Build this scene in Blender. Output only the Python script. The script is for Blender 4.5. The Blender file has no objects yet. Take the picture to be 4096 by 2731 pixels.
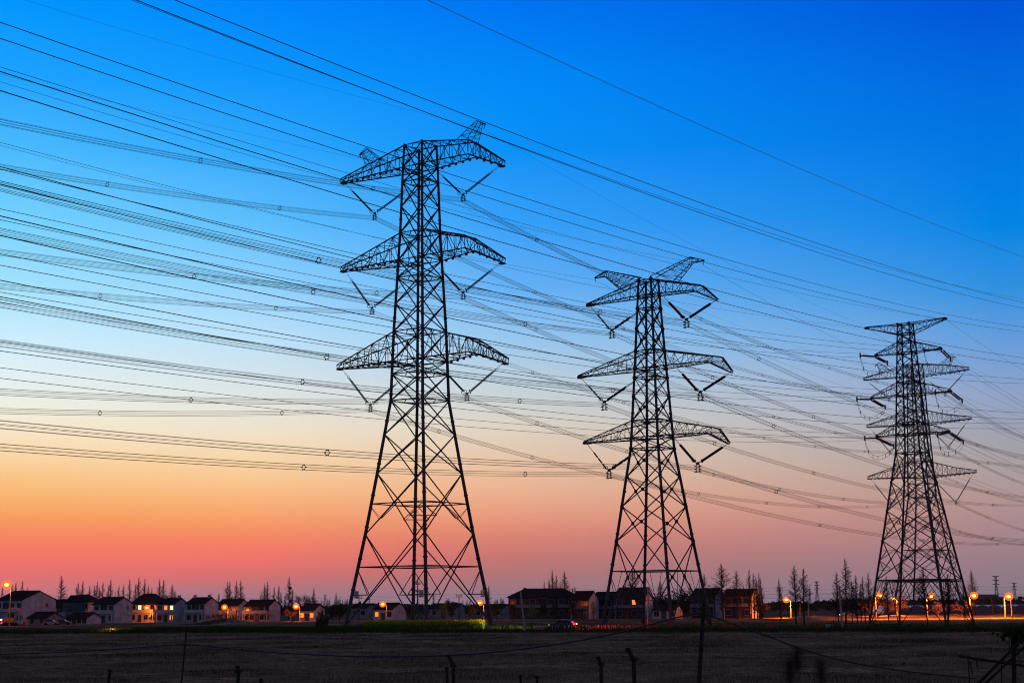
import bpy, math, random
from mathutils import Vector, Matrix
random.seed(11)
R = math.radians
S = bpy.context.scene
COL = S.collection

# ------------------------------------------------------------------ camera
CAM_H, FOC, PIT, ROLL = 4.3, 5943.9, 0.1755, -0.0087
cd = bpy.data.cameras.new('camera'); cam = bpy.data.objects.new('camera', cd); COL.objects.link(cam)
cd.sensor_width = 36.0; cd.lens = FOC / 4096 * 36.0; cd.clip_start = 0.5; cd.clip_end = 20000
cam.matrix_world = Matrix.Translation((0, 0, CAM_H)) @ Matrix.Rotation(math.pi/2 + PIT, 4, 'X') @ Matrix.Rotation(ROLL, 4, 'Z')
S.camera = cam
cd.dof.use_dof = True; cd.dof.focus_distance = 320.0; cd.dof.aperture_fstop = 9.0
S.cycles.filter_width = 1.1

def horizon(px): return 2428.0 - (px - 2048) * 0.0087
def ray(px, py):
    a, b = px - 2048, py - 1365.5
    cr, sr = math.cos(ROLL), math.sin(ROLL)
    x = (a*cr + b*sr) / FOC; u = -(-a*sr + b*cr) / FOC
    c, s = math.cos(PIT), math.sin(PIT)
    return Vector((x, c - u*s, s + u*c))
def at(px, py, D):
    """world point seen at photo pixel (px, py) when it stands D metres in front of the camera"""
    r = ray(px, py); k = D / r.y
    return Vector((r.x*k, D, CAM_H + r.z*k))
def gx(px, D): return at(px, 2450, D).x

# ------------------------------------------------------------------ world: dusk sky, colour by direction
def lin(c):
    return tuple((v/255/12.92 if v/255 <= 0.04045 else ((v/255+0.055)/1.055)**2.4) for v in c) + (1.0,)
def elev(px, py):
    r = ray(px, py).normalized(); return math.degrees(math.asin(r.z))
SKY = {
 'L': (0, [(0,(0,150,255)),(300,(28,163,255)),(600,(75,187,255)),(900,(122,212,255)),(1150,(167,228,255)),(1350,(207,240,255)),(1500,(230,243,246)),(1640,(246,242,224)),(1770,(254,226,186)),(1900,(255,202,138)),(2000,(255,180,110)),(2080,(255,157,95)),(2160,(255,133,98)),(2240,(255,120,110)),(2310,(242,120,119)),(2370,(206,126,133)),(2410,(168,130,150)),(2436,(152,128,152))]),
 'M': (1024, [(0,(0,134,252)),(300,(10,150,254)),(600,(45,168,255)),(900,(95,192,254)),(1150,(146,212,255)),(1350,(190,228,252)),(1500,(215,230,238)),(1640,(234,232,222)),(1740,(246,228,200)),(1840,(252,216,170)),(1930,(255,200,144)),(2020,(255,178,118)),(2100,(255,154,102)),(2170,(255,132,102)),(2240,(250,121,110)),(2300,(228,119,117)),(2355,(190,125,131)),(2400,(162,128,148)),(2428,(148,126,150))]),
 'C': (2048, [(0,(0,115,242)),(300,(0,138,248)),(600,(8,146,249)),(900,(54,161,249)),(1150,(102,178,247)),(1350,(152,201,240)),(1550,(198,213,221)),(1700,(224,214,198)),(1850,(236,198,168)),(1960,(240,182,148)),(2060,(238,158,128)),(2140,(226,136,117)),(2220,(208,124,116)),(2300,(186,124,124)),(2370,(160,126,138)),(2419,(146,126,148))]),
 'R': (4096, [(0,(0,86,216)),(300,(0,106,223)),(600,(0,120,227)),(900,(0,134,230)),(1150,(48,146,226)),(1350,(100,158,222)),(1550,(140,164,204)),(1700,(158,164,182)),(1850,(172,162,164)),(1980,(180,152,150)),(2090,(174,142,144)),(2200,(164,134,142)),(2300,(156,130,142)),(2380,(142,124,140)),(2405,(128,118,140))]),
}
wd = bpy.data.worlds.new('World'); S.world = wd; wd.use_nodes = True
nt = wd.node_tree; N = nt.nodes; LK = nt.links
for n in list(N): N.remove(n)
def nd(t, **kw):
    n = N.new(t)
    for k, v in kw.items(): setattr(n, k, v)
    return n
def mth(op, a, b=None, clamp=False):
    n = nd('ShaderNodeMath', operation=op, use_clamp=clamp)
    for i, v in enumerate((a, b)):
        if v is None: continue
        if isinstance(v, (int, float)): n.inputs[i].default_value = v
        else: LK.new(v, n.inputs[i])
    return n.outputs[0]
tc = nd('ShaderNodeTexCoord'); sx = nd('ShaderNodeSeparateXYZ'); LK.new(tc.outputs['Generated'], sx.inputs[0])
el = mth('MULTIPLY', mth('ARCSINE', sx.outputs['Z']), 180/math.pi)
az = mth('MULTIPLY', mth('ARCTAN2', sx.outputs['X'], sx.outputs['Y']), 180/math.pi)
e01 = mth('DIVIDE', el, 30.0, clamp=True)
ramps = {}
for k, (px, st) in SKY.items():
    r = nd('ShaderNodeValToRGB'); cr = r.color_ramp; cr.interpolation = 'B_SPLINE' if False else 'EASE'
    cr.interpolation = 'LINEAR'
    top = lin([v*0.78 for v in st[0][1]])
    st2 = [(1.0, top)] + [(max(0, elev(px, y))/30.0, lin(c)) for y, c in st]
    st2.sort(key=lambda q: q[0])
    while len(cr.elements) > 1: cr.elements.remove(cr.elements[-1])
    cr.elements[0].position = st2[0][0]; cr.elements[0].color = st2[0][1]
    for p, c in st2[1:]:
        e = cr.elements.new(min(p, 1)); e.color = c
    LK.new(e01, r.inputs[0]); ramps[k] = r.outputs[0]
def mix(f, a, b, sock=0):
    n = nd('ShaderNodeMix', data_type='RGBA')
    if isinstance(f, (int, float)): n.inputs[0].default_value = f
    else: LK.new(f, n.inputs[0])
    for i, v in ((6, a), (7, b)):
        if isinstance(v, tuple): n.inputs[i].default_value = v
        else: LK.new(v, n.inputs[i])
    return n.outputs[2]
def mapr(v, a, b):
    n = nd('ShaderNodeMapRange', clamp=True, interpolation_type='LINEAR'); LK.new(v, n.inputs[0])
    n.inputs[1].default_value = a; n.inputs[2].default_value = b; return n.outputs[0]
lm = mix(mapr(az, -18.5, -9.8), ramps['L'], ramps['M'])
lc = mix(mapr(az, -9.8, 0.0), lm, ramps['C'])
lcr = mix(mapr(az, 0.0, 18.5), lc, ramps['R'])
# the eastern half of the sky, away from the sunset, is plain dim lavender blue
east = nd('ShaderNodeValToRGB'); LK.new(e01, east.inputs[0]); cr = east.color_ramp
cr.elements[0].color = (0.15, 0.17, 0.28, 1); cr.elements[1].position = 1.0; cr.elements[1].color = (0.10, 0.11, 0.19, 1)
absaz = mth('ABSOLUTE', mth('ADD', az, 4.0))
sky = mix(mapr(absaz, 25.0, 44.0), lcr, east.outputs[0])
high = mix(mapr(el, 24.0, 70.0), sky, (0.065, 0.06, 0.08, 1))
below = mix(mapr(el, -0.5, -3.0), high, (0.02, 0.018, 0.02, 1))
bg = nd('ShaderNodeBackground'); LK.new(below, bg.inputs[0]); bg.inputs[1].default_value = 1.0
wo = nd('ShaderNodeOutputWorld'); LK.new(bg.outputs[0], wo.inputs[0])

S.view_settings.view_transform = 'Standard'; S.view_settings.look = 'None'
S.view_settings.gamma = 1.0; S.view_settings.exposure = 0.0; S.view_settings.use_curve_mapping = False

# ------------------------------------------------------------------ helpers
def put(o, parent=None, loc=None, rz=None):
    COL.objects.link(o)
    if parent is not None: o.parent = parent
    if loc is not None: o.location = loc
    if rz is not None: o.rotation_euler = (0, 0, rz)
    return o
def tag(o, label=None, cat=None, group=None, kind=None):
    if label: o['label'] = label
    if cat: o['category'] = cat
    if group: o['group'] = group
    if kind: o['kind'] = kind
    return o
def thing(name, label, cat, loc=(0, 0, 0), rz=0.0, group=None):
    o = bpy.data.objects.new(name, None); o.empty_display_size = 0.3
    put(o, None, loc, rz); return tag(o, label, cat, group)
def copy_tree(o, parent=None):
    c = o.copy(); COL.objects.link(c); c.parent = parent
    for ch in o.children: copy_tree(ch, c)
    return c

class MB:
    def __init__(s): s.v = []; s.f = []; s.m = []; s.cur = 0
    def face(s, *idx): s.f.append(idx); s.m.append(s.cur)
    def quad(s, a, b, c, d):
        n = len(s.v); s.v += [tuple(a), tuple(b), tuple(c), tuple(d)]; s.face(n, n+1, n+2, n+3)
    def tri(s, a, b, c):
        n = len(s.v); s.v += [tuple(a), tuple(b), tuple(c)]; s.face(n, n+1, n+2)
    def tube(s, p, q, r, r2=None, n=6, cap=True):
        p = Vector(p); q = Vector(q); d = q - p
        if d.length < 1e-6: return
        d.normalize(); r2 = r if r2 is None else r2
        a = d.cross(Vector((0, 0, 1)) if abs(d.z) < 0.95 else Vector((1, 0, 0))).normalized(); b = d.cross(a)
        k = len(s.v)
        for c, rr in ((p, r), (q, r2)):
            for i in range(n):
                t = 2*math.pi*(i+0.5)/n; s.v.append(tuple(c + a*(math.cos(t)*rr) + b*(math.sin(t)*rr)))
        for i in range(n):
            j = (i+1) % n; s.face(k+i, k+j, k+n+j, k+n+i)
        if cap and n > 3:
            s.face(*[k+i for i in range(n-1, -1, -1)]); s.face(*[k+n+i for i in range(n)])
    def path(s, pts, r, n=4, r2=None):
        pts = [Vector(p) for p in pts]; k = len(s.v); M = len(pts)
        for i, c in enumerate(pts):
            d = (pts[min(i+1, M-1)] - pts[max(i-1, 0)]).normalized()
            a = d.cross(Vector((0, 0, 1)) if abs(d.z) < 0.95 else Vector((1, 0, 0))).normalized(); b = d.cross(a)
            rr = r if r2 is None else r + (r2-r)*i/(M-1)
            for j in range(n):
                t = 2*math.pi*(j+0.5)/n; s.v.append(tuple(c + a*(math.cos(t)*rr) + b*(math.sin(t)*rr)))
        for i in range(M-1):
            for j in range(n):
                j2 = (j+1) % n; s.face(k+i*n+j, k+i*n+j2, k+(i+1)*n+j2, k+(i+1)*n+j)
    def box(s, c, sz, rz=0.0, top=1.0):
        cx, cy, cz = c; x, y, z = sz[0]/2, sz[1]/2, sz[2]/2; k = len(s.v); co, si = math.cos(rz), math.sin(rz)
        for dz, f in ((-z, 1.0), (z, top)):
            for dx, dy in ((-x, -y), (x, -y), (x, y), (-x, y)):
                dx *= f; dy *= f; s.v.append((cx + dx*co - dy*si, cy + dx*si + dy*co, cz + dz))
        for f in ((3, 2, 1, 0), (4, 5, 6, 7), (0, 1, 5, 4), (1, 2, 6, 5), (2, 3, 7, 6), (3, 0, 4, 7)): s.face(*[k+i for i in f])
    def ring(s, c, axis, R_, r, n=14, m=4, sy=1.0):
        axis = Vector(axis).normalized(); c = Vector(c)
        a = axis.cross(Vector((0, 0, 1)) if abs(axis.z) < 0.95 else Vector((1, 0, 0))).normalized(); b = axis.cross(a)
        k = len(s.v)
        for i in range(n):
            t = 2*math.pi*i/n; d = a*math.cos(t) + b*(math.sin(t)*sy); p = c + d*R_
            for j in range(m):
                u = 2*math.pi*j/m; s.v.append(tuple(p + d*(math.cos(u)*r) + axis*(math.sin(u)*r)))
        for i in range(n):
            for j in range(m):
                i2, j2 = (i+1) % n, (j+1) % m; s.face(k+i*m+j, k+i*m+j2, k+i2*m+j2, k+i2*m+j)
    def blob(s, c, rx, ry, rz, n=8, m=6):
        k = len(s.v); c = Vector(c)
        for i in range(m+1):
            ph = math.pi*i/m
            for j in range(n):
                t = 2*math.pi*j/n; s.v.append((c.x + rx*math.sin(ph)*math.cos(t), c.y + ry*math.sin(ph)*math.sin(t), c.z + rz*math.cos(ph)))
        for i in range(m):
            for j in range(n):
                j2 = (j+1) % n; s.face(k+i*n+j, k+(i+1)*n+j, k+(i+1)*n+j2, k+i*n+j2)
    def mesh(s, name, mats):
        me = bpy.data.meshes.new(name); me.from_pydata(s.v, [], s.f)
        if not isinstance(mats, (list, tuple)): mats = [mats]
        for m in mats: me.materials.append(m)
        if any(s.m): me.polygons.foreach_set('material_index', s.m)
        me.update(); return me
    def build(s, name, mats, parent=None, loc=None):
        return put(bpy.data.objects.new(name, s.mesh(name, mats)), parent, loc)

# ------------------------------------------------------------------ materials
def material(name, col, rough=0.7, metal=0.0, col2=None, scale=3.0, bump=0.0, emit=None, estr=0.0, stretch=None, spec=0.5, detail=5.0, lo=0.35, hi=0.65):
    m = bpy.data.materials.new(name); m.use_nodes = True; t = m.node_tree; b = t.nodes['Principled BSDF']
    b.inputs['Base Color'].default_value = (*col, 1); b.inputs['Roughness'].default_value = rough
    b.inputs['Metallic'].default_value = metal; b.inputs['Specular IOR Level'].default_value = 0.0 if rough >= 0.8 else spec
    if col2 or bump:
        tcn = t.nodes.new('ShaderNodeTexCoord'); nz = t.nodes.new('ShaderNodeTexNoise'); nz.inputs['Scale'].default_value = scale; nz.inputs['Detail'].default_value = detail
        mp = t.nodes.new('ShaderNodeMapping'); mp.inputs['Scale'].default_value = stretch or (1, 1, 1)
        t.links.new(tcn.outputs['Object'], mp.inputs[0]); t.links.new(mp.outputs[0], nz.inputs['Vector'])
        if col2:
            cr = t.nodes.new('ShaderNodeValToRGB'); cr.color_ramp.elements[0].color = (*col, 1); cr.color_ramp.elements[1].color = (*col2, 1)
            cr.color_ramp.elements[0].position = lo; cr.color_ramp.elements[1].position = hi
            t.links.new(nz.outputs[0], cr.inputs[0]); t.links.new(cr.outputs[0], b.inputs['Base Color'])
        if bump:
            bp = t.nodes.new('ShaderNodeBump'); bp.inputs['Strength'].default_value = bump; bp.inputs['Distance'].default_value = 0.1
            t.links.new(nz.outputs[0], bp.inputs['Height']); t.links.new(bp.outputs[0], b.inputs['Normal'])
    if emit:
        b.inputs['Emission Color'].default_value = (*emit, 1); b.inputs['Emission Strength'].default_value = estr
    return m
M = dict(
 steel=material('galvanised_tube_steel', (0.045, 0.05, 0.06), 0.65, 0.0, spec=0.15, col2=(0.075, 0.08, 0.09), scale=0.8),
 angle=material('weathered_angle_steel', (0.035, 0.038, 0.045), 0.7, 0.0, spec=0.1, col2=(0.055, 0.055, 0.065), scale=0.8),
 wire=material('aluminium_conductor', (0.035, 0.037, 0.042), 0.6, 0.4),
 hard=material('dark_fitting_steel', (0.05, 0.05, 0.055), 0.5, 0.5),
 insu=material('composite_insulator', (0.05, 0.045, 0.05), 0.5),
 disc=material('green_glass_disc', (0.01, 0.035, 0.042), 0.6, spec=0.15),
 discb=material('brown_porcelain_disc', (0.02, 0.018, 0.02), 0.6, spec=0.15),
 white=material('painted_white_board', (0.7, 0.7, 0.7), 0.6),
 red=material('red_band_paint', (0.5, 0.03, 0.02), 0.5),
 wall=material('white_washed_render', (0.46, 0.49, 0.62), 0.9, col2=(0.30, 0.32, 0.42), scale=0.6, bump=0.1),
 wall2=material('grey_stained_render', (0.25, 0.26, 0.33), 0.9, col2=(0.16, 0.165, 0.21), scale=0.6, bump=0.1),
 trimd=material('shaded_grey_trim', (0.16, 0.16, 0.21), 0.85),  # trim copy darkened to match the shaded fronts
 wall3=material('shaded_front_render', (0.05, 0.05, 0.075), 0.9, col2=(0.03, 0.03, 0.045), scale=0.5, bump=0.1),  # shade on the right-hand house fronts put into the wall colour
 roof=material('dark_roof_tiles', (0.022, 0.018, 0.022), 0.8, col2=(0.04, 0.03, 0.033), scale=3, bump=0.4, stretch=(4, 1, 1)),
 trim=material('pale_trim', (0.42, 0.42, 0.46), 0.8),
 glass=material('dark_window_glass', (0.012, 0.014, 0.02), 0.15, spec=0.25),
 teal=material('teal_tinted_glazing', (0.02, 0.07, 0.085), 0.2),
 door=material('brown_timber_door', (0.05, 0.03, 0.025), 0.6),
 litw=material('window_warm_light', (0.9, 0.4, 0.1), 0.5, emit=(1.0, 0.24, 0.02), estr=1.3),
 litg=material('window_cool_light', (0.8, 0.9, 0.6), 0.5, emit=(0.85, 1.0, 0.42), estr=1.1),
 sodium=material('sodium_lamp_glow', (1, 0.7, 0.3), 0.5, emit=(1.0, 0.62, 0.16), estr=9.0),
 whitel=material('white_lamp_glow', (1, 1, 1), 0.5, emit=(0.7, 0.85, 1.0), estr=5.0),
 tail=material('red_tail_lamp', (0.6, 0, 0), 0.3, emit=(1.0, 0.01, 0.03), estr=12.0),
 ambr=material('amber_signal_lamp', (0.8, 0.3, 0), 0.3, emit=(1.0, 0.35, 0.05), estr=14.0),
 green=material('green_signal_glow', (0, 0.6, 0.2), 0.3, emit=(0.05, 1.0, 0.25), estr=3.0),
 bark=material('dark_bark', (0.035, 0.028, 0.026), 0.9, col2=(0.06, 0.045, 0.04), scale=5),
 twig=material('bare_twigs', (0.05, 0.036, 0.032), 0.9),
 lit_twig=material('lamp_lit_twigs', (0.26, 0.17, 0.12), 0.9),  # brighter twig copy, lamp glow on the shrubs put into its colour
 leaf=material('dark_evergreen_leaves', (0.02, 0.032, 0.016), 0.8, col2=(0.045, 0.06, 0.025), scale=1.5),
 leafl=material('young_green_leaves', (0.10, 0.17, 0.04), 0.8, col2=(0.16, 0.22, 0.06), scale=2),
 grass=material('dark_green_grass', (0.025, 0.05, 0.012), 0.9, col2=(0.06, 0.09, 0.02), scale=0.4),
 stub=material('dry_stubble', (0.17, 0.125, 0.095), 0.9, col2=(0.36, 0.27, 0.20), scale=0.3),
 flower=material('yellow_rapeseed_flowers', (0.55, 0.42, 0.02), 0.8),
 reed=material('dry_reddish_reeds', (0.28, 0.14, 0.08), 0.9),
 asph=material('worn_asphalt', (0.045, 0.045, 0.048), 0.85, col2=(0.065, 0.063, 0.062), scale=1.2, bump=0.1),
 dirt=material('sandy_dirt', (0.30, 0.23, 0.16), 0.95, col2=(0.17, 0.13, 0.10), scale=0.35, bump=0.5),
 wood=material('weathered_wood', (0.03, 0.026, 0.024), 0.8, col2=(0.05, 0.045, 0.04), scale=6),
 conc=material('pale_concrete', (0.40, 0.38, 0.33), 0.85, col2=(0.28, 0.27, 0.24), scale=3),
 orange=material('orange_machine_paint', (0.45, 0.14, 0.02), 0.5),
 black=material('black_rubber', (0.015, 0.015, 0.015), 0.8),
 car=material('dark_car_paint', (0.03, 0.03, 0.045), 0.25),
 silver=material('silver_car_paint', (0.2, 0.2, 0.26), 0.3),
 blue=material('blue_tarpaulin', (0.06, 0.07, 0.25), 0.7),
 film=material('greenhouse_film', (0.5, 0.53, 0.66), 0.35, col2=(0.36, 0.39, 0.5), scale=0.8),
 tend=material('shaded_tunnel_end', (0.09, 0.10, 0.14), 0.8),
 hazy=material('haze_toned_facade', (0.16, 0.14, 0.18), 0.9),  # distance haze mixed into the facade colour
 cable=material('black_cable', (0.012, 0.012, 0.013), 0.6),
)

gm_ = bpy.data.materials.new('orange_lamp_halo'); gm_.use_nodes = True; t_ = gm_.node_tree; t_.nodes.clear()  # see-through glowing shell that imitates the orange halo around a lamp
e_ = t_.nodes.new('ShaderNodeEmission'); e_.inputs[0].default_value = (1.0, 0.17, 0.008, 1); e_.inputs[1].default_value = 1.3
tr_ = t_.nodes.new('ShaderNodeBsdfTransparent'); mx_ = t_.nodes.new('ShaderNodeMixShader'); mx_.inputs[0].default_value = 0.62; ou_ = t_.nodes.new('ShaderNodeOutputMaterial')
t_.links.new(tr_.outputs[0], mx_.inputs[1]); t_.links.new(e_.outputs[0], mx_.inputs[2]); t_.links.new(mx_.outputs[0], ou_.inputs[0]); M['halo_shell'] = gm_
# ------------------------------------------------------------------ pylons
ARM_RZ = math.atan2(-0.5885, 0.8085)
UX = Vector((0.8085, -0.5885, 0)); VX = Vector((0.5885, 0.8085, 0))
TC = [Vector((-20.81, 331, 0)), Vector((24.97, 265, 0)), Vector((65.98, 245, 0)), Vector((181.0, 660, 0))]
def prof(P, z):
    for (z0, w0), (z1, w1) in zip(P, P[1:]):
        if z0 >= z >= z1: return w0 + (w1-w0)*(z0-z)/(z0-z1)
    return P[-1][1]
def girder(mb, st, n_sub, rc, rl, tri=True):
    """lattice girder through stations [topA, topB, botA, botB]; n_sub panels per segment"""
    ring = []
    for i in range(len(st)-1):
        for k in range(n_sub[i]):
            f = k/n_sub[i]; ring.append([Vector(st[i][j]).lerp(Vector(st[i+1][j]), f) for j in range(4)])
        for j in range(4): mb.tube(st[i][j], st[i+1][j], rc, rc*(0.85), n=5)
    ring.append([Vector(p) for p in st[-1]])
    for i, r in enumerate(ring):
        if i: 
            for a, b in ((0, 1), (2, 3), (0, 2), (1, 3)):
                if (r[a]-r[b]).length > 0.15: mb.tube(r[a], r[b], rl, n=4, cap=False)
        if i+1 < len(ring):
            q = ring[i+1]; e = i % 2
            for a, b in ((0, 2), (1, 3), (0, 1), (2, 3)):
                if e: mb.tube(r[a], q[b], rl, n=4, cap=False)
                else: mb.tube(r[b], q[a], rl, n=4, cap=False)
            pass
    return ring
CORN = ((-1, -1), (1, -1), (1, 1), (-1, 1))
def pt(c, w, z): return Vector((c[0]*w, c[1]*w, z))
def body(mb, P, nodes, belts, rd, rb, gus, redundant=None, node_r=None):
    for k in range(4):
        a, b = CORN[k], CORN[(k+1) % 4]
        for z0, z1 in zip(nodes, nodes[1:]):
            w0, w1 = prof(P, z0), prof(P, z1)
            A, B, C_, D_ = pt(a, w0, z0), pt(b, w0, z0), pt(a, w1, z1), pt(b, w1, z1)
            r = rd * (0.75 if z0-z1 < 3.5 else 1.0)
            mb.tube(A, D_, r, n=5); mb.tube(B, C_, r, n=5)
            f = w0/(w0+w1); X = A.lerp(D_, f)
            if z0-z1 > 3.5: mb.blob(X, gus, gus, gus, 6, 4)
            if redundant and z0-z1 > redundant:
                for L0, L1, O0, O1 in ((A, C_, B, D_), (B, D_, A, C_)):
                    m = L0.lerp(L1, 0.5)
                    mb.tube(m, L0.lerp(O1, f*0.5), rb*0.5, n=4); mb.tube(m, L1.lerp(O0, (1-f)*0.5), rb*0.5, n=4)
                    for ff, S_, T_ in ((0.25, L0, O1), (0.75, L1, O0)):
                        q = L0.lerp(L1, ff); mb.tube(q, S_.lerp(T_, 0.25), rb*0.45, n=4)
                        mb.tube(m, S_.lerp(T_, 0.25), rb*0.45, n=4)
        for z in belts:
            w = prof(P, z); mb.tube(pt(a, w, z), pt(b, w, z), rb, n=5)
            m0 = (pt(a, w, z)+pt(b, w, z))/2; c = CORN[(k+2) % 4]; m1 = (pt(b, w, z)+pt(c, w, z))/2
            mb.tube(m0, m1, rb*0.8, n=5)
        for z in nodes[:-1]:
            w = prof(P, z); mb.blob(pt(a, w, z), gus*1.15, gus*1.15, gus*1.3, 6, 4)
def legs(root, P, zs, r0, r1, flange, mat, steps=True):
    for c in CORN:
        mb = MB(); H0 = zs[0]
        for z0, z1 in zip(zs, zs[1:]):
            ra = r1 + (r0-r1)*(1-z0/H0); rb = r1 + (r0-r1)*(1-z1/H0)
            mb.tube(pt(c, prof(P, z0), z0), pt(c, prof(P, z1), z1), ra, rb, n=10)
        for z in flange:
            w = prof(P, z); d = (pt(c, prof(P, z-1), z-1)-pt(c, w, z)).normalized(); p = pt(c, w, z); rr = r1 + (r0-r1)*(1-z/H0)
            mb.tube(p-d*0.16, p+d*0.16, rr*1.32, n=10)
        if steps:
            z = 3.0
            while z < H0-2:
                w = prof(P, z); p = pt(c, w, z); o = Vector((c[0], c[1]*(0.2 if int(z) % 2 else 1), 0)).normalized()
                mb.tube(p, p+o*(r1+0.28), 0.016, n=3, cap=False); z += 0.9
        mb.box(tuple(pt(c, prof(P, 0), 0.15)), (r0*3.4, r0*3.4, 0.7), top=0.85)
        mb.build('leg', mat, root)
P1 = [(109.5, 2.62), (103.9, 2.84), (88.3, 3.25), (65.4, 4.2), (49.6, 4.62), (42, 5.58), (33.3, 6.68), (26.8, 7.52), (19.9, 8.45), (13.1, 9.45), (6.9, 10.4), (0, 11.35)]
N1 = [109.2, 103.9, 100.3, 94.5, 88.3, 82.0, 77.8, 71.8, 65.4, 58.6, 55.6, 49.6, 42.0, 33.3, 19.9, 0.3]
B1 = [109.2, 103.9, 100.3, 88.3, 82.0, 77.8, 65.4, 58.6, 55.6, 49.6, 26.6, 12.8]
ARMS1 = [  # zt, zb at body; left tip s, top, bottom; right kink s, ztop, vtop, zbot, vbot; tip s, ztop, zbot
 (109.15, 103.9, (-24.5, 105.5, 104.5), (15.05, 107.4, 1.3, 104.0, 1.5), (24.0, 101.1, 100.05)),
 (88.3, 82.0, (-24.2, 83.7, 82.75), (14.3, 85.35, 1.9, 82.45, 1.8), (23.85, 79.0, 78.0)),
 (65.4, 58.6, (-25.0, 60.25, 59.35), (15.2, 62.1, 2.3, 59.0, 1.7), (24.5, 56.8, 55.7))]
def tube_pylon(t, root, droop=True):
    legs(root, P1, [109.3, 103.9, 88.3, 65.4, 49.6, 33.3, 19.9, 6.9, 0], 0.40, 0.27, [98, 91.5, 79.5, 68.5, 61, 51, 45, 35.5, 28.5, 21.5, 14.6, 7.9, 1.2], M['steel'])
    mb = MB(); body(mb, P1, N1, B1, 0.15, 0.13, 0.30)
    for k in range(4):                                              # secondary struts of the two lowest panels
        a, b = CORN[k], CORN[(k+1) % 4]
        for s0, s1 in ((a, b), (b, a)):
            X = (pt(a, prof(P1, 12.8), 12.8)+pt(b, prof(P1, 12.8), 12.8))/2; F = pt(s0, prof(P1, 0.3), 0.3)
            q = F.lerp(X, 0.52); mb.tube(pt(s0, prof(P1, 12.2), 12.2), q, 0.10, n=5); L_ = pt(s0, prof(P1, q.z), q.z); mb.tube(L_, q, 0.09, n=5)
            X2 = (pt(a, prof(P1, 26.6), 26.6)+pt(b, prof(P1, 26.6), 26.6))/2; F2 = pt(s0, prof(P1, 19.9), 19.9)
            q2 = F2.lerp(X2, 0.5); mb.tube(pt(s0, prof(P1, 25.9), 25.9), q2, 0.05, n=4)
            T2_ = pt(s1, prof(P1, 19.9), 19.9)
        Xc = (pt(a, prof(P1, 26.6), 26.6)+pt(b, prof(P1, 26.6), 26.6))/2
        qa = pt(a, prof(P1, 19.9), 19.9).lerp(Xc, 0.55); qb = pt(b, prof(P1, 19.9), 19.9).lerp(Xc, 0.55)
        m2 = pt(a, prof(P1, 26.6), 26.6).lerp(pt(b, prof(P1, 26.6), 26.6), 0.5)
        c = CORN[(k+2) % 4]; Xn = (pt(b, prof(P1, 26.6), 26.6)+pt(c, prof(P1, 26.6), 26.6))/2
        qn = pt(b, prof(P1, 19.9), 19.9).lerp(Xn, 0.55); mb.tube(qb, qn, 0.10, n=5); mb.tube(qb, m2.lerp(Xn, 0.5), 0.10, n=5); mb.tube(qn, m2.lerp(Xn, 0.5), 0.10, n=5)
    mb.build('bracing', M['steel'], root)
    lad = MB()                                                      # ladder inside the far leg
    for dx in (-0.22, 0.22):
        lad.path([(-prof(P1, z)+0.9+dx, prof(P1, z)-0.9, z) for z in (109, 65.4, 49.6, 26.8, 0.5)], 0.035, 4)
    z = 1.0
    while z < 108: 
        w = prof(P1, z); lad.tube((-w+0.68, w-0.9, z), (-w+1.12, w-0.9, z), 0.02, n=3, cap=False); z += 0.6
    lad.build('ladder', M['hard'], root)
    for (zt, zb, Lt, K, T_) in ARMS1:
        wt, wb = prof(P1, zt), prof(P1, zb)
        mb = MB()
        girder(mb, [[(-wt, -wt, zt), (-wt, wt, zt), (-wb, -wb, zb), (-wb, wb, zb)],
                    [(Lt[0], -0.45, Lt[1]), (Lt[0], 0.45, Lt[1]), (Lt[0]+0.2, -0.55, Lt[2]), (Lt[0]+0.2, 0.55, Lt[2])]], [8], 0.17, 0.08)
        mb.box((Lt[0]+0.6, 0, Lt[2]-0.15), (1.3, 1.2, 0.28))
        for i in range(10):
            s = Lt[0]+2+i*2.0; f = (s-Lt[0])/(-wb-Lt[0]); mb.box((s, -0.5-f*(wb-0.5), Lt[2]+(zb-Lt[2])*f-0.3), (0.5, 0.35, 0.45))
        mb.build('crossarm', M['steel'], root)
        mb = MB(); kz, kt, vt, kb, vb = K
        if not droop: T_ = (Lt[0]*-1, Lt[1], Lt[2])
        girder(mb, [[(wt, -wt, zt), (wt, wt, zt), (wb, -wb, zb), (wb, wb, zb)],
                    [(kz, -vt, kt), (kz, vt, kt), (kz, -vb, kb), (kz, vb, kb)],
                    [(T_[0], -0.45, T_[1]), (T_[0], 0.45, T_[1]), (T_[0]-0.3, -0.55, T_[2]), (T_[0]-0.3, 0.55, T_[2])]], [5, 6], 0.17, 0.08)
        mb.box((T_[0]-0.6, 0, T_[2]-0.12), (1.2, 1.1, 0.28))
        for i in range(9):
            s = wb+1.5+i*2.2
            if s < kz: f = (s-wb)/(kz-wb); zz = zb+(kb-zb)*f; vv = wb+(vb-wb)*f
            else: f = (s-kz)/(T_[0]-kz); zz = kb+(T_[2]-kb)*f; vv = vb+(0.55-vb)*f
            mb.box((s, vv, zz-0.3), (0.5, 0.35, 0.4))
        mb.build('crossarm', M['steel'], root)
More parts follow.
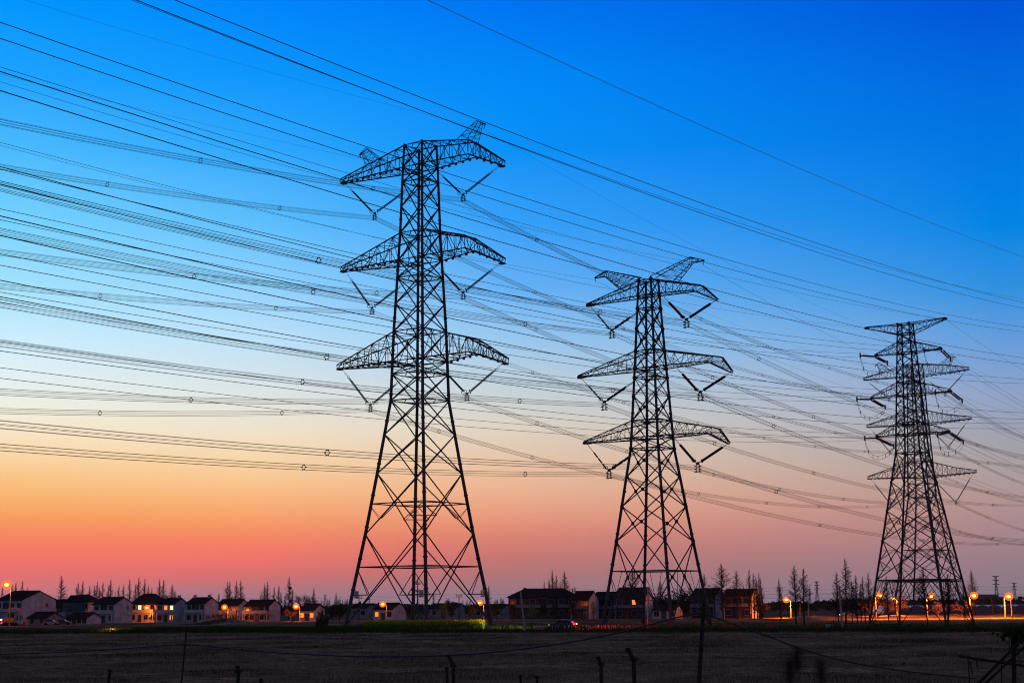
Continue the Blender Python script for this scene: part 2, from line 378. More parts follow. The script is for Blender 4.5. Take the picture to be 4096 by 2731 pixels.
    for sg in (-1, 1):
        mb = MB(); zi = 107.6 if sg < 0 else 107.85; zo = 107.0 if sg < 0 else 106.8
        girder(mb, [[(sg*11.6, -1.5, zi), (sg*11.6, 1.5, zi), (sg*15.9, -1.2, zo), (sg*15.9, 1.2, zo)],
                    [(sg*16.6, -0.35, 111.8), (sg*16.6, 0.35, 111.8), (sg*17.9, -0.35, 110.9), (sg*17.9, 0.35, 110.9)],
                    [(sg*18.9, -0.1, 110.6), (sg*18.9, 0.1, 110.6), (sg*18.9, -0.1, 110.4), (sg*18.9, 0.1, 110.4)]], [4, 1], 0.09, 0.045)
        mb.tube((sg*18.6, 0, 110.4), (sg*18.6, 0, 109.7), 0.08, n=5)
        mb.build('earthwire_peak', M['steel'], root)
LBL = ['tallest pylon, built of round steel tubes, leftmost of the near pylons',
 'middle pylon with V-shaped rising top horns and thick black insulators',
 'dense angle-steel pylon with jumper loops, rightmost of the near pylons',
 'distant tube pylon half hidden behind the dense angle-steel pylon']
T = [thing('transmission_pylon', LBL[i], 'pylon', TC[i], ARM_RZ, 'pylons crossing the fields') for i in range(4)]
tube_pylon(0, T[0]); tube_pylon(3, T[3], False)
for sx_, sy_, fx in ((-1, -1, 1), (1, -1, -1), (-1, -1, 0), (1, 1, 0)):        # small sign boards on the lowest struts
    w = prof(P1, 6.7); mb = MB(); p = Vector((sx_*(w-1.3), sy_*w, 6.9)) if fx else Vector((sx_*w, sy_*(w-1.3), 6.9))
    nx = 0.0 if fx else math.pi/2
    mb.box(p, (1.3, 0.06, 1.5), nx); mb.cur = 1
    nrm = Vector((0, sy_, 0)) if fx else Vector((sx_, 0, 0))
    mb.ring(p+nrm*0.05+Vector((0, 0, 0.15)), nrm, 0.38, 0.05, 12, 4); mb.box(tuple(p+nrm*0.05+Vector((0, 0, -0.55))), (0.9, 0.04, 0.12), nx)
    mb.build('sign_board', [M['white'], M['hard']], T[0])
# ---- middle pylon
P2 = [(62.5, 1.3), (59.5, 1.43), (46.1, 2.07), (33.6, 2.66), (31.6, 2.82), (26.6, 3.4), (21.3, 4.12), (15.2, 4.93), (10.26, 5.63), (0, 7.0)]
N2 = [62.3, 59.5, 57.1, 53.35, 49.3, 46.1, 44.4, 41.0, 36.66, 33.6, 31.6, 26.6, 21.3, 15.2, 0.3]
B2 = [62.3, 59.5, 57.1, 49.3, 46.1, 44.4, 36.66, 33.6, 31.6, 10.0]
legs(T[1], P2, [62.4, 46.1, 31.6, 15.2, 0], 0.28, 0.20, [51, 38, 24, 16.5, 11.2], M['steel'])
mb = MB(); body(mb, P2, N2, B2, 0.115, 0.10, 0.36)
for k in range(4):
    a, b = CORN[k], CORN[(k+1) % 4]; X = (pt(a, prof(P2, 10), 10)+pt(b, prof(P2, 10), 10))/2
    for s0 in (a, b):
        F = pt(s0, prof(P2, 0.3), 0.3); q = F.lerp(X, 0.48)
        mb.tube(pt(s0, prof(P2, 9.3), 9.3), q, 0.06, n=5); mb.tube(pt(s0, prof(P2, q.z), q.z), q, 0.06, n=5)
        e = pt(s0, prof(P2, 10), 10).lerp(X, 0.62); mb.tube(e, q, 0.05, n=5)
mb.build('bracing', M['steel'], T[1])
ARMS2 = [(62.3, 59.5, (-13.4, 59.65, 59.35), (11.0, 59.95, 0.6, 59.2, 0.75, 9.4), (14.1, 57.05, 56.85)),
 (49.3, 46.1, (-15.6, 46.3, 46.0), (14.5, 46.68, 0.4, 46.14, 0.9, 11.8), (16.5, 43.95, 43.7)),
 (36.66, 33.6, (-14.6, 33.9, 33.6), (13.5, 34.2, 0.4, 33.6, 0.9, 11.25), (15.45, 31.6, 31.35))]
for (zt, zb, Lt, K, T_) in ARMS2:
    wt, wb = prof(P2, zt), prof(P2, zb)
    mb = MB(); girder(mb, [[(-wt, -wt, zt), (-wt, wt, zt), (-wb, -wb, zb), (-wb, wb, zb)], [(Lt[0], -0.2, Lt[1]), (Lt[0], 0.2, Lt[1]), (Lt[0], -0.25, Lt[2]), (Lt[0], 0.25, Lt[2])]], [7], 0.12, 0.05)
    mb.box((Lt[0]+0.7, 0, Lt[2]), (1.6, 0.7, 0.4)); mb.build('crossarm', M['steel'], T[1])
    mb = MB(); ks, kt, vt, kb, vb, kb_s = K
    girder(mb, [[(wt, -wt, zt), (wt, wt, zt), (wb, -wb, zb), (wb, wb, zb)], [(ks, -vt, kt), (ks, vt, kt), (kb_s, -vb, kb), (kb_s, vb, kb)],
                [(T_[0], -0.2, T_[1]), (T_[0], 0.2, T_[1]), (T_[0]-0.2, -0.2, T_[2]), (T_[0]-0.2, 0.2, T_[2])]], [6, 4], 0.12, 0.05)
    mb.build('crossarm', M['steel'], T[1])
for sg in (-1, 1):
    mb = MB()
    girder(mb, [[(sg*1.0, -1.0, 62.9), (sg*1.0, 1.0, 62.9), (sg*5.5, -0.9, 61.2), (sg*5.5, 0.9, 61.2)],
                [(sg*8.9, -0.3, 65.4), (sg*8.9, 0.3, 65.4), (sg*9.3, -0.3, 64.4), (sg*9.3, 0.3, 64.4)],
                [(sg*11.6, -0.08, 64.5), (sg*11.6, 0.08, 64.5), (sg*11.6, -0.08, 64.35), (sg*11.6, 0.08, 64.35)]], [7, 2], 0.085, 0.04)
    mb.tube((sg*11.4, 0, 64.4), (sg*11.4, 0, 63.6), 0.06, n=5); mb.build('earthwire_peak', M['steel'], T[1])
# ---- dense angle-steel pylon
P3 = [(50.2, 0.98), (45.2, 1.17), (38.1, 1.48), (31.5, 1.83), (28.46, 2.05), (23.6, 2.82), (14.1, 4.24), (7.8, 5.18), (0, 6.45)]
N3 = [50.1, 48.43, 47.03, 45.2, 43.6, 41.9, 40.26, 38.08, 36.5, 35.0, 33.44, 31.52, 28.46, 23.63, 18.9, 14.1, 7.8]
legs(T[2], P3, [50.1, 28.46, 14.1, 0], 0.19, 0.12, [28.4, 14.1], M['angle'])
mb = MB(); body(mb, P3, N3, [50.1, 48.43, 47.03, 45.2, 40.26, 38.08, 33.44, 31.52, 28.46, 7.8], 0.09, 0.085, 0.2, redundant=4.0)
for k in range(4):
    a, b = CORN[k], CORN[(k+1) % 4]; w = prof(P3, 7.8); X = (pt(a, w, 7.8)+pt(b, w, 7.8))/2
    mb.tube(pt(a, w, 7.55), pt(b, w, 7.55), 0.09, n=4)
    for s0 in (a, b):
        F = pt(s0, prof(P3, 0.2), 0.2); mb.tube(F, X, 0.08, n=4); A_ = pt(s0, w, 7.8)
        for f1, f2 in ((0.33, 0.45), (0.66, 0.72), (0.45, 0.2)):
            mb.tube(A_.lerp(F, f1), X.lerp(F, f2), 0.045, n=4)
        for f1, f2 in ((0.25, 0.3), (0.5, 0.3), (0.75, 0.3), (0.5, 0.62)): mb.tube(A_.lerp(X, f1), X.lerp(F, f2) if f1 > 0.4 else A_.lerp(F, f2), 0.045, n=4)
        mb.tube(A_.lerp(F, 0.5), X.lerp(F, 0.5), 0.045, n=4); mb.tube(A_.lerp(X, 0.4), A_.lerp(F, 0.5), 0.045, n=4)
mb.build('bracing', M['angle'], T[2])
ARMS3 = [(50.1, 48.43, -7.0, 7.0, 50.2, 0.2), (47.03, 45.2, -5.5, 5.9, 45.35, 0.2), (40.26, 38.08, -6.65, 7.1, 38.15, 0.25), (33.44, 31.52, -6.05, 6.4, 31.6, 0.25)]
for zt, zb, sl, sr, ztip, dz in ARMS3:
    wt, wb = prof(P3, zt), prof(P3, zb)
    for sg, s in ((-1, sl), (1, sr)):
        mb = MB(); girder(mb, [[(sg*wt, -wt, zt), (sg*wt, wt, zt), (sg*wb, -wb, zb), (sg*wb, wb, zb)], [(s, -0.15, ztip+dz), (s, 0.15, ztip+dz), (s, -0.18, ztip-0.05), (s, 0.18, ztip-0.05)]], [5], 0.075, 0.035)
        mb.box((s-sg*0.2, 0, ztip), (0.7, 0.5, 0.3)); mb.build('crossarm', M['angle'], T[2])
mb = MB()
for i in range(2): mb.ring(pt((1, 1), prof(P3, 12.0-i*0.7)-0.5, 12.0-i*0.7), (1, -0.4, 0), 0.38, 0.05, 12, 4)
mb.build('coiled_earth_cable', M['cable'], T[2])

# ------------------------------------------------------------------ V-shaped suspension insulators
def lw(t, s, v, z): return TC[t] + UX*s + VX*v + Vector((0, 0, z))
def vstring(t, o, b, i, style, label, grp):
    b = (b[0], b[1]-0.65)
    root = thing('suspension_insulator', label, 'insulator', lw(t, b[0], 0, b[1]), ARM_RZ, grp)
    for end in (o, i):
        P = Vector((end[0]-b[0], 0, end[1]-b[1])); q = P.normalized(); mb = MB(); foot = Vector((math.copysign(0.45, P.x), 0, 0.75)); 
        L = (P-foot).length; d = (P-foot).normalized()
        if style == 'rod':
            for v in (-0.22, 0.22):
                O = Vector((0.12*v, v, 0)); mb.tube(foot+O, P+O, 0.035, n=4); mb.tube(foot+O+d*0.6, P+O-d*2.6, 0.11, n=6)
                for k in range(12): mb.tube(foot+O+d*(1+k*(L-4)/12), foot+O+d*(1.06+k*(L-4)/12), 0.17, n=6)
        elif style == 'thick':
            mb.tube(foot, P, 0.065, n=5)
            st = 0.8 if end is o else 1.5; n_ = 22; ln = L-st-0.3
            for k in range(n_):
                a0 = foot+d*(0.3+k*ln/n_); mb.tube(a0, a0+d*(ln/n_*0.7), 0.26, 0.2, n=8)
        else:
            for v in ((0,) if end is o else (-0.2, 0.2)):
                O = Vector((0, v, v)); mb.tube(foot+O, P+O, 0.06, n=5); seg = 3; ln = (L-2.4)/seg
                for k in range(seg):
                    for m_ in range(7):
                        a0 = foot+O+d*(0.3+k*ln+m_*ln*0.85/7); mb.tube(a0, a0+d*ln*0.085, 0.17, 0.13, n=6)
        mb.build('insulator_limb', M['insu'] if style == 'rod' else M['discb'], root)
        rg = MB(); c = foot+d*0.45; nr = Vector((-d.z, 0, d.x)); rr = 0.62 if style == 'rod' else 0.36
        rg.ring(c, (d.x, 0.75, d.z), rr, 0.07, 14, 4, 0.8)
        if style == 'rod': rg.ring(P-d*2.2, (d.x, 0.75, d.z), 0.3, 0.04, 10, 4)
        rg.build('corona_ring', M['hard'], root)
    yk = MB(); z0 = 0.1
    yk.tube((-0.5, 0, 0.75), (0.5, 0, 0.75), 0.09, n=5); yk.box((0, 0, 0.55), (0.55, 0.12, 0.5)); yk.ring((0, 0, -0.45), (0.1, 1, 0), 0.42, 0.07, 12, 5)
    for sx2 in (-1, 1):
        for k in range(3): yk.box((sx2*0.42, 0, 0.1-k*0.5), (0.3, 0.55, 0.14))
        yk.tube((sx2*0.3, 0, 0.55), (sx2*0.42, 0, -0.9), 0.06, n=4)
    yk.build('yoke_clamp', M['hard'], root)
SD = ('upper', 'middle', 'lower')
V1 = [((22.6, 100.1), (12.5, 95.4), (5.2, 102.0)), ((-22.8, 103.7), (-13.9, 95.4), (-3.1, 99.7)),
      ((22.4, 77.9), (12.42, 72.9), (5.4, 79.6)), ((-22.4, 81.9), (-14.5, 72.8), (-4.1, 77.5)),
      ((23.1, 55.7), (13.4, 50.1), (6.4, 56.4)), ((-23.2, 58.7), (-14.76, 50.0), (-4.9, 55.3))]
for k, (o, b, i) in enumerate(V1):
    side = 'right' if k % 2 == 0 else 'left'
    vstring(0, o, b, i, 'rod', 'thin double-rod V insulator under the %s %s arm of the tallest pylon' % (SD[k//2], side), 'V insulators of the tallest pylon')
    if k % 2 == 0: o = (-V1[k+1][0][0], V1[k+1][0][1])
    b4 = [(13.1, 95.2), (-12.9, 95.2), (13.2, 71.6), (-13.8, 71.2), (15.0, 47.3), (-14.6, 47.6)][k]
    vstring(3, (o[0], o[1]), b4, (i[0], i[1]), 'rod', 'small pale V insulator under the %s %s arm of the distant pylon' % (SD[k//2], side), 'V insulators of the distant pylon')
V2 = [((13.4, 56.8), (7.67, 54.3), (3.16, 58.9), 'thick'), ((-12.7, 59.2), (-8.06, 54.2), (-2.14, 56.9), 'seg'),
      ((15.75, 43.6), (10.0, 41.0), (5.5, 45.6), 'thick'), ((-15.0, 45.8), (-10.03, 41.0), (-3.3, 44.2), 'seg'),
      ((14.8, 31.3), (9.06, 28.5), (4.6, 33.1), 'thick'), ((-14.0, 33.5), (-9.29, 28.4), (-2.85, 31.5), 'seg')]
for k, (o, b, i, st) in enumerate(V2):
    side = 'right' if k % 2 == 0 else 'left'
    vstring(1, o, b, i, st, '%s black V insulator under the %s %s arm of the middle pylon' % ('thick' if st == 'thick' else 'segmented', SD[k//2], side), 'V insulators of the middle pylon')
# ------------------------------------------------------------------ conductors (span geometry: start x, y, bearing, from t0 to t1, height polynomial, spacers)
WIRES = [
 ('A1L','A8',-10.7,323.64,31.5,-131.3,0,[0.000248017,0.16702,94.0619],[-84.0,-33.5]),
 ('A2L','A8',-32.05,339.18,31.5,-112.8,0,[0.000271481,0.16484,94.1829],[-83.0,-34.0]),
 ('A3L','A8',-10.77,323.69,31.5,-131.2,0,[0.000247982,0.149056,71.6901],[-84.7,-32.0]),
 ('A4L','A8',-32.53,339.53,31.5,-112.4,0,[0.000281977,0.151401,71.7815],[-83.1,-34.0]),
 ('A5L','A8',-9.98,323.11,31.5,-131.9,0,[0.000259659,0.137297,48.9093],[-85.5,-33.0]),
 ('A6L','A8',-32.74,339.69,31.5,-112.2,0,[0.000238756,0.132526,48.7764],[-81.9,-31.1]),
 ('A1R','A8',-10.7,323.64,31.61,0,385.9,[0.000214933,-0.0812288,93.9482],[32.3,74.7,127.2,178.7,236.9,290.3]),
 ('A2R','A8',-32.05,339.18,31.67,0,385.9,[0.000218004,-0.0832655,94.1864],[73.6,126.3,179.0,236.5,286.8,347.6]),
 ('A3R','A8',-10.77,323.69,31.64,0,385.9,[0.000203953,-0.0809163,71.5864],[31.5,75.6,129.2,181.5,240.3]),
 ('A4R','A8',-32.53,339.53,31.63,0,385.9,[0.000207497,-0.0832574,71.7305],[72.6,126.1,179.6,237.6,290.2,350.5]),
 ('A5R','A8',-9.98,323.11,31.76,0,385.8,[0.000205669,-0.085211,48.8587],[29.9,75.4,129.9,180.9,241.2,295.5]),
 ('A6R','A8',-32.74,339.69,31.55,0,386.0,[0.000208948,-0.0858383,48.7485],[27.9,72.5,126.6,179.7,238.8,293.1,352.7]),
 ('A1S','A8',191.59,652.29,31.5,0,258.5,[0.000255103,-0.0778472,94.5121],[43.5,107.4]),
 ('A2S','A8',170.57,667.59,31.5,0,390.0,[0.00019596,-0.0777705,94.5284],[166.1,235.4]),
 ('A3S','A8',191.67,652.23,31.5,0,258.0,[0.000213027,-0.0806246,70.9961],[49.6,116.6]),
 ('A4S','A8',169.84,668.12,31.5,0,394.6,[0.000167279,-0.0763569,70.5292],[108.9,243.7]),
 ('A5S','A8',193.13,651.17,31.5,0,248.9,[0.000178683,-0.0796515,46.4269],[52.8,121.4]),
 ('A6S','A8',169.2,668.59,31.5,0,398.6,[0.000180701,-0.0868397,46.8694],[112.4,175.1,247.8]),
 ('B1L','B6',31.17,260.49,31.5,-152.9,0,[0.000264579,0.112044,53.5867],[-103.5,-32.7]),
 ('B2L','B6',18.45,269.74,31.5,-141.9,0,[0.000240562,0.105442,53.4043],[-86.5,-31.0]),
 ('B3L','B6',33.05,259.12,31.5,-154.5,0,[0.000258167,0.0986044,40.3184],[-104.4,-33.1]),
 ('B4L','B6',16.86,270.9,31.5,-140.5,0,[0.000249677,0.0949855,40.3681],[-86.2,-30.0]),
 ('B5L','B6',32.29,259.67,31.5,-153.9,0,[0.000202826,0.0787085,27.8401],[-103.0,-31.4]),
 ('B6L','B6',17.46,270.47,31.5,-141.1,0,[0.00021228,0.0783499,27.7094],[-86.5,-29.6]),
 ('B1R','B6',31.17,260.49,31.5,0,326.2,[0.000195741,-0.063105,53.5094],[33.4,110.2,197.2]),
 ('B2R','B6',18.45,269.74,31.5,0,405.8,[0.000199109,-0.0663874,53.5142],[45.0,104.5,271.3]),
 ('B3R','B6',33.05,259.12,31.5,0,314.4,[0.000204349,-0.0666635,40.238],[34.1,109.6,196.7]),
 ('B4R','B6',16.86,270.9,31.5,0,415.7,[0.000185249,-0.0650762,40.3015],[49.3,108.3,282.3]),
 ('B5R','B6',32.29,259.67,31.5,0,319.2,[0.000173342,-0.0629554,27.7505],[36.4,113.9,203.3]),
 ('B6R','B6',17.46,270.47,31.5,0,412.0,[0.000166735,-0.0620872,27.601],[32.1,109.0,194.8,281.8]),
 ('C1Lu','C1',70.73,241.55,31.5,-191.5,-10.0,[0.000257602,0.138273,45.3881],[]),
 ('C1Ll','C1',70.73,241.55,31.5,-191.5,-10.0,[0.000254433,0.137253,44.6391],[]),
 ('C2Lu','C1',61.61,248.18,31.5,-183.6,-8.4,[0.000266532,0.135001,45.6361],[]),
 ('C2Ll','C1',61.61,248.18,31.5,-183.6,-8.4,[0.000263597,0.134978,45.0042],[]),
 ('C3Lu','C1',71.73,240.82,31.5,-192.3,-9.3,[0.000238934,0.124215,38.2741],[]),
 ('C3Ll','C1',71.73,240.82,31.5,-192.3,-9.3,[0.000245193,0.125379,37.6505],[]),
 ('C4Lu','C1',60.62,248.9,31.5,-182.7,-7.6,[0.000237662,0.118228,38.3583],[]),
 ('C4Ll','C1',60.62,248.9,31.5,-182.7,-7.6,[0.000257117,0.12234,37.7745],[]),
 ('C5Lu','C1',71.14,241.25,31.5,-191.8,-6.8,[0.000201489,0.105234,31.3742],[]),
 ('C5Ll','C1',71.14,241.25,31.5,-191.8,-6.8,[0.000202432,0.104631,30.7154],[]),
 ('C6Lu','C1',61.1,248.55,31.5,-183.2,-6.3,[0.000220593,0.106751,31.7647],[]),
 ('C6Ll','C1',61.1,248.55,31.5,-183.2,-6.3,[0.000221768,0.107107,31.1092],[]),
 ('C1Ru','C1',70.73,241.55,31.5,5.4,96.8,[0.000239111,-0.0541866,44.9821],[]),
 ('C1Rl','C1',70.73,241.55,31.5,5.4,96.8,[0.000244556,-0.0587671,44.3481],[]),
 ('C2Ru','C1',61.61,248.18,31.5,6.0,153.8,[0.000483226,-0.100711,45.791],[]),
 ('C2Rl','C1',61.61,248.18,31.5,6.0,153.8,[0.000505771,-0.104955,45.1636],[]),
 ('C3Ru','C1',71.73,240.82,31.5,6.5,90.5,[0.000285349,-0.0610722,37.9934],[]),
 ('C3Rl','C1',71.73,240.82,31.5,6.5,90.5,[0.000314705,-0.0615548,37.2959],[]),
 ('C4Ru','C1',60.62,248.9,31.5,7.3,160.0,[0.000176764,-0.0600132,38.1226],[]),
 ('C4Rl','C1',60.62,248.9,31.5,7.3,160.0,[0.000280745,-0.0753899,37.6834],[]),
 ('C5Ru','C1',71.14,241.25,31.5,8.3,94.2,[0.000134987,-0.0504714,31.4063],[]),
 ('C5Rl','C1',71.14,241.25,31.5,8.3,94.2,[0.000442477,-0.07045,30.7826],[]),
 ('C6Ru','C1',61.1,248.55,31.5,9.1,157.0,[0.000214061,-0.0644263,31.6606],[]),
 ('C6Rl','C1',61.1,248.55,31.5,9.1,157.0,[0.000244298,-0.0694459,31.0599],[]),
 ('D1u','C1',-35.47,21.74,31.5,32.5,214.4,[0.00022193,0.0345555,26.9108],[]),
 ('D1l','C1',-35.47,21.74,31.5,32.5,214.4,[0.000231195,0.031469,26.3752],[]),
 ('D2u','C1',-42.21,25.86,31.5,38.6,255.2,[0.000216828,0.0277067,27.3286],[]),
 ('D2l','C1',-42.21,25.86,31.5,38.6,255.2,[0.000224718,0.0255057,26.6987],[]),
 ('D3u','C1',-35.47,21.74,31.5,32.5,214.4,[0.00022885,0.0205049,22.1208],[]),
 ('D3l','C1',-35.47,21.74,31.5,32.5,214.4,[0.000239489,0.0175052,21.5118],[]),
 ('D4u','C1',-42.21,25.86,31.5,38.6,255.2,[-5.19164e-07,0.000435735,-0.00758541,22.1649],[]),
 ('D4l','C1',-42.21,25.86,31.5,38.6,255.2,[-2.60467e-07,0.000337779,0.00300261,21.1314],[]),
 ('D5u','C1',-35.47,21.74,31.5,32.5,214.4,[0.000230082,0.00898589,17.2958],[]),
 ('D5l','C1',-35.47,21.74,31.5,32.5,214.4,[0.00024225,0.0056847,16.6948],[]),
 ('D6u','C1',-42.21,25.86,31.5,38.6,255.2,[-4.08993e-07,0.000383458,-0.010217,17.5403],[]),
 ('D6l','C1',-42.21,25.86,31.5,38.6,255.2,[-4.99874e-07,0.00042443,-0.0157561,17.0125],[]),
 ('DE1','E1',-34.11,20.9,31.5,31.2,206.2,[0.00016994,0.0546729,30.2866],[]),
 ('DE2','E1',-43.48,26.65,31.5,39.8,262.9,[0.000219192,0.0312712,31.2103],[]),
 ('AE1L','E1',-6.01,320.23,31.5,-135.3,0,[0.000162724,0.139026,109.634],[]),
 ('AE2L','E1',-36.17,342.18,31.5,-109.2,0,[0.000135279,0.122395,109.657],[]),
 ('AE1R','E1',-6.01,320.23,31.76,0,385.8,[0.000141899,-0.0542195,109.458],[]),
 ('AE2R','E1',-36.17,342.18,31.39,0,386.0,[0.000128669,-0.0505288,109.79],[]),
 ('AE1S','E1',197.09,648.29,31.5,0,224.1,[-0.0168852,109.454],[]),
 ('AE2S','E1',164.91,671.71,31.5,0,425.5,[0.000107171,-0.0331457,109.466],[]),
 ('BE1L','E1',15.51,271.89,31.5,-139.4,0,[0.000226791,0.104416,64.1014],[]),
 ('BE2L','E1',34.27,258.23,31.5,-155.6,0,[0.000259524,0.122887,63.7539],[]),
 ('BE1R','E1',15.51,271.89,31.5,0,424.2,[0.00015694,-0.0465644,64.0213],[]),
 ('BE2R','E1',34.27,258.23,31.5,0,306.8,[0.000196783,-0.0574344,63.4425],[]),
 ('CE1L','E1',60.32,249.12,31.5,-182.5,0,[0.000236139,0.127881,50.3198],[]),
 ('CE2L','E1',71.64,240.88,31.5,-192.3,0,[0.000208163,0.125535,50.1423],[]),
 ('CE1R','E1',60.32,249.12,31.5,0,161.9,[0.000183502,-0.0416059,50.2698],[]),
 ('CE2R','E1',71.64,240.88,31.5,0,91.1,[0.000380138,-0.0468724,49.997],[]),
]

LINE = {'A': 'tallest pylon', 'B': 'middle pylon', 'C': 'angle-steel pylon'}
POS = ('upper right', 'upper left', 'middle right', 'middle left', 'lower right', 'lower left')
def wpath(w, off=(0, 0), step=14.0, t0=None, t1=None):
    name, kind, x, y, azd, a, b, c, sp = w
    a = a if t0 is None else t0; b = b if t1 is None else t1
    u = Vector((math.sin(R(azd)), math.cos(R(azd)), 0)); n = Vector((math.cos(R(azd)), -math.sin(R(azd)), 0))
    M_ = max(2, int((b-a)/step)); out = []
    for i in range(M_+1):
        t = a + (b-a)*i/M_; z = 0.0
        for k in c: z = z*t + k
        p = Vector((x, y, 0)) + u*t + n*off[0]; p.z = z + off[1]; out.append(p)
    return out
def zat(w, t):
    z = 0.0
    for k in w[7]: z = z*t + k
    return z
pairs = {}
for w in WIRES:
    name, kind = w[0], w[1]
    if kind in ('A8', 'B6'):
        k = int(name[1])-1; nsub = 8 if kind == 'A8' else 6; rad = 0.50 if kind == 'A8' else 0.40; rw = 0.023 if kind == 'A8' else 0.024
        if name[2] == 'L': lab = '%s-wire bundle from the left edge to the %s arm of the %s' % ('eight' if nsub == 8 else 'six', POS[k], LINE[name[0]])
        elif name[2] == 'R': lab = '%s-wire bundle sagging away right from the %s arm of the %s' % ('eight' if nsub == 8 else 'six', POS[k], LINE[name[0]])
        else: lab = 'eight-wire conductor bundle leaving right from the %s arm of the distant pylon' % POS[k]
        w = list(w)
        if w[5] < -50: w[5] -= 25
        elif name[2] == 'S' or kind == 'B6': w[6] += 30
        w = tuple(w); base = Vector((w[2], w[3], zat(w, 0)))
        root = thing('conductor_bundle', lab, 'power line', base, 0, 'conductor bundles of the %s line' % LINE[name[0]])
        for j in range(nsub):
            an = 2*math.pi*(j+0.5)/nsub if nsub == 8 else 2*math.pi*(j+0.5)/nsub + math.pi/6
            mb = MB(); mb.path([p-base for p in wpath(w, (rad*math.cos(an), rad*math.sin(an)))], rw, 4); mb.build('wire', M['wire'], root)
        u = Vector((math.sin(R(w[4])), math.cos(R(w[4])), 0)); n = Vector((math.cos(R(w[4])), -math.sin(R(w[4])), 0))
        for t in w[8]:
            c = Vector((w[2], w[3], 0)) + u*t; c.z = zat(w, t); c -= base; mb = MB(); mb.ring(c, u, rad*0.72, 0.05, 16, 4)
            for j in range(nsub):
                an = 2*math.pi*(j+0.5)/nsub if nsub == 8 else 2*math.pi*(j+0.5)/nsub + math.pi/6
                d = n*math.cos(an) + Vector((0, 0, 1))*math.sin(an); mb.tube(c+d*rad*0.7, c+d*rad*1.12, 0.05, n=4); mb.blob(c+d*rad, 0.07, 0.07, 0.07, 5, 4)
            mb.build('spacer', M['hard'], root)
    elif kind == 'C1': pairs.setdefault(name[:-1], []).append(w)
    else:
        w = list(w)
        if w[5] < -50: w[5] -= 30
        if w[5] > 25: w[5] -= 12
        if w[6] > 50 and not name.endswith('1R') or name[0] == 'D': w[6] += 0 if name[:2] == 'AE' and name[-1] == 'R' else 30
        w = tuple(w)
        if name[0] == 'D': lab = 'single thin earth wire %s' % ('alone in the upper right sky, above every other wire' if name == 'DE1' else 'running along the topmost thick pair of wires')
        else:
            sd = 'right' if name[2] == '1' else 'left'
            if name[0] != 'A': sd = 'left' if name[2] == '1' else 'right'
            whom = 'distant pylon' if name[3] == 'S' else LINE[name[0]]
            lab = 'thin earth wire, %s horn of the %s, %s' % (sd, whom, 'toward the left edge' if name[3] == 'L' else 'off to the right')
        base = Vector((w[2], w[3], zat(w, 0) if len(w[7]) < 4 else 30.0)); mb = MB(); mb.path([p-base for p in wpath(w)], 0.019 if name[0] in 'AB' else 0.016, 4)
        tag(mb.build('earth_wire', M['wire'], None, base), lab, 'earth wire', 'earth wires')
DN = {'D1': 'topmost', 'D2': 'second', 'D3': 'third', 'D4': 'fourth', 'D5': 'fifth', 'D6': 'lowest'}
for nm, ws in pairs.items():
    base = Vector((ws[0][2], ws[0][3], zat(ws[0], 0) if nm[0] == 'C' else 30.0))
    if nm[0] == 'D': lab = 'thick dark twin conductor spanning the whole sky, %s of the six nearest twin pairs' % DN[nm]; g = 'near twin conductors crossing the sky'
    else:
        lab = 'twin conductor %s the %s arm of the angle-steel pylon' % ('from the left edge to' if nm[2] == 'L' else 'dropping right from', POS[int(nm[1])-1]); g = 'twin conductors of the angle-steel pylon'
    root = thing('twin_conductor', lab, 'power line', base, 0, g)
    for w in ws:
        w = list(w)
        if w[5] < -50: w[5] -= 25
        elif nm[0] == 'D': w[5] -= 14
        if w[6] > 50: w[6] += 30
        mb = MB(); mb.path([p-base for p in wpath(tuple(w), step=9.0)], 0.021, 5); mb.build('wire', M['wire'], root)
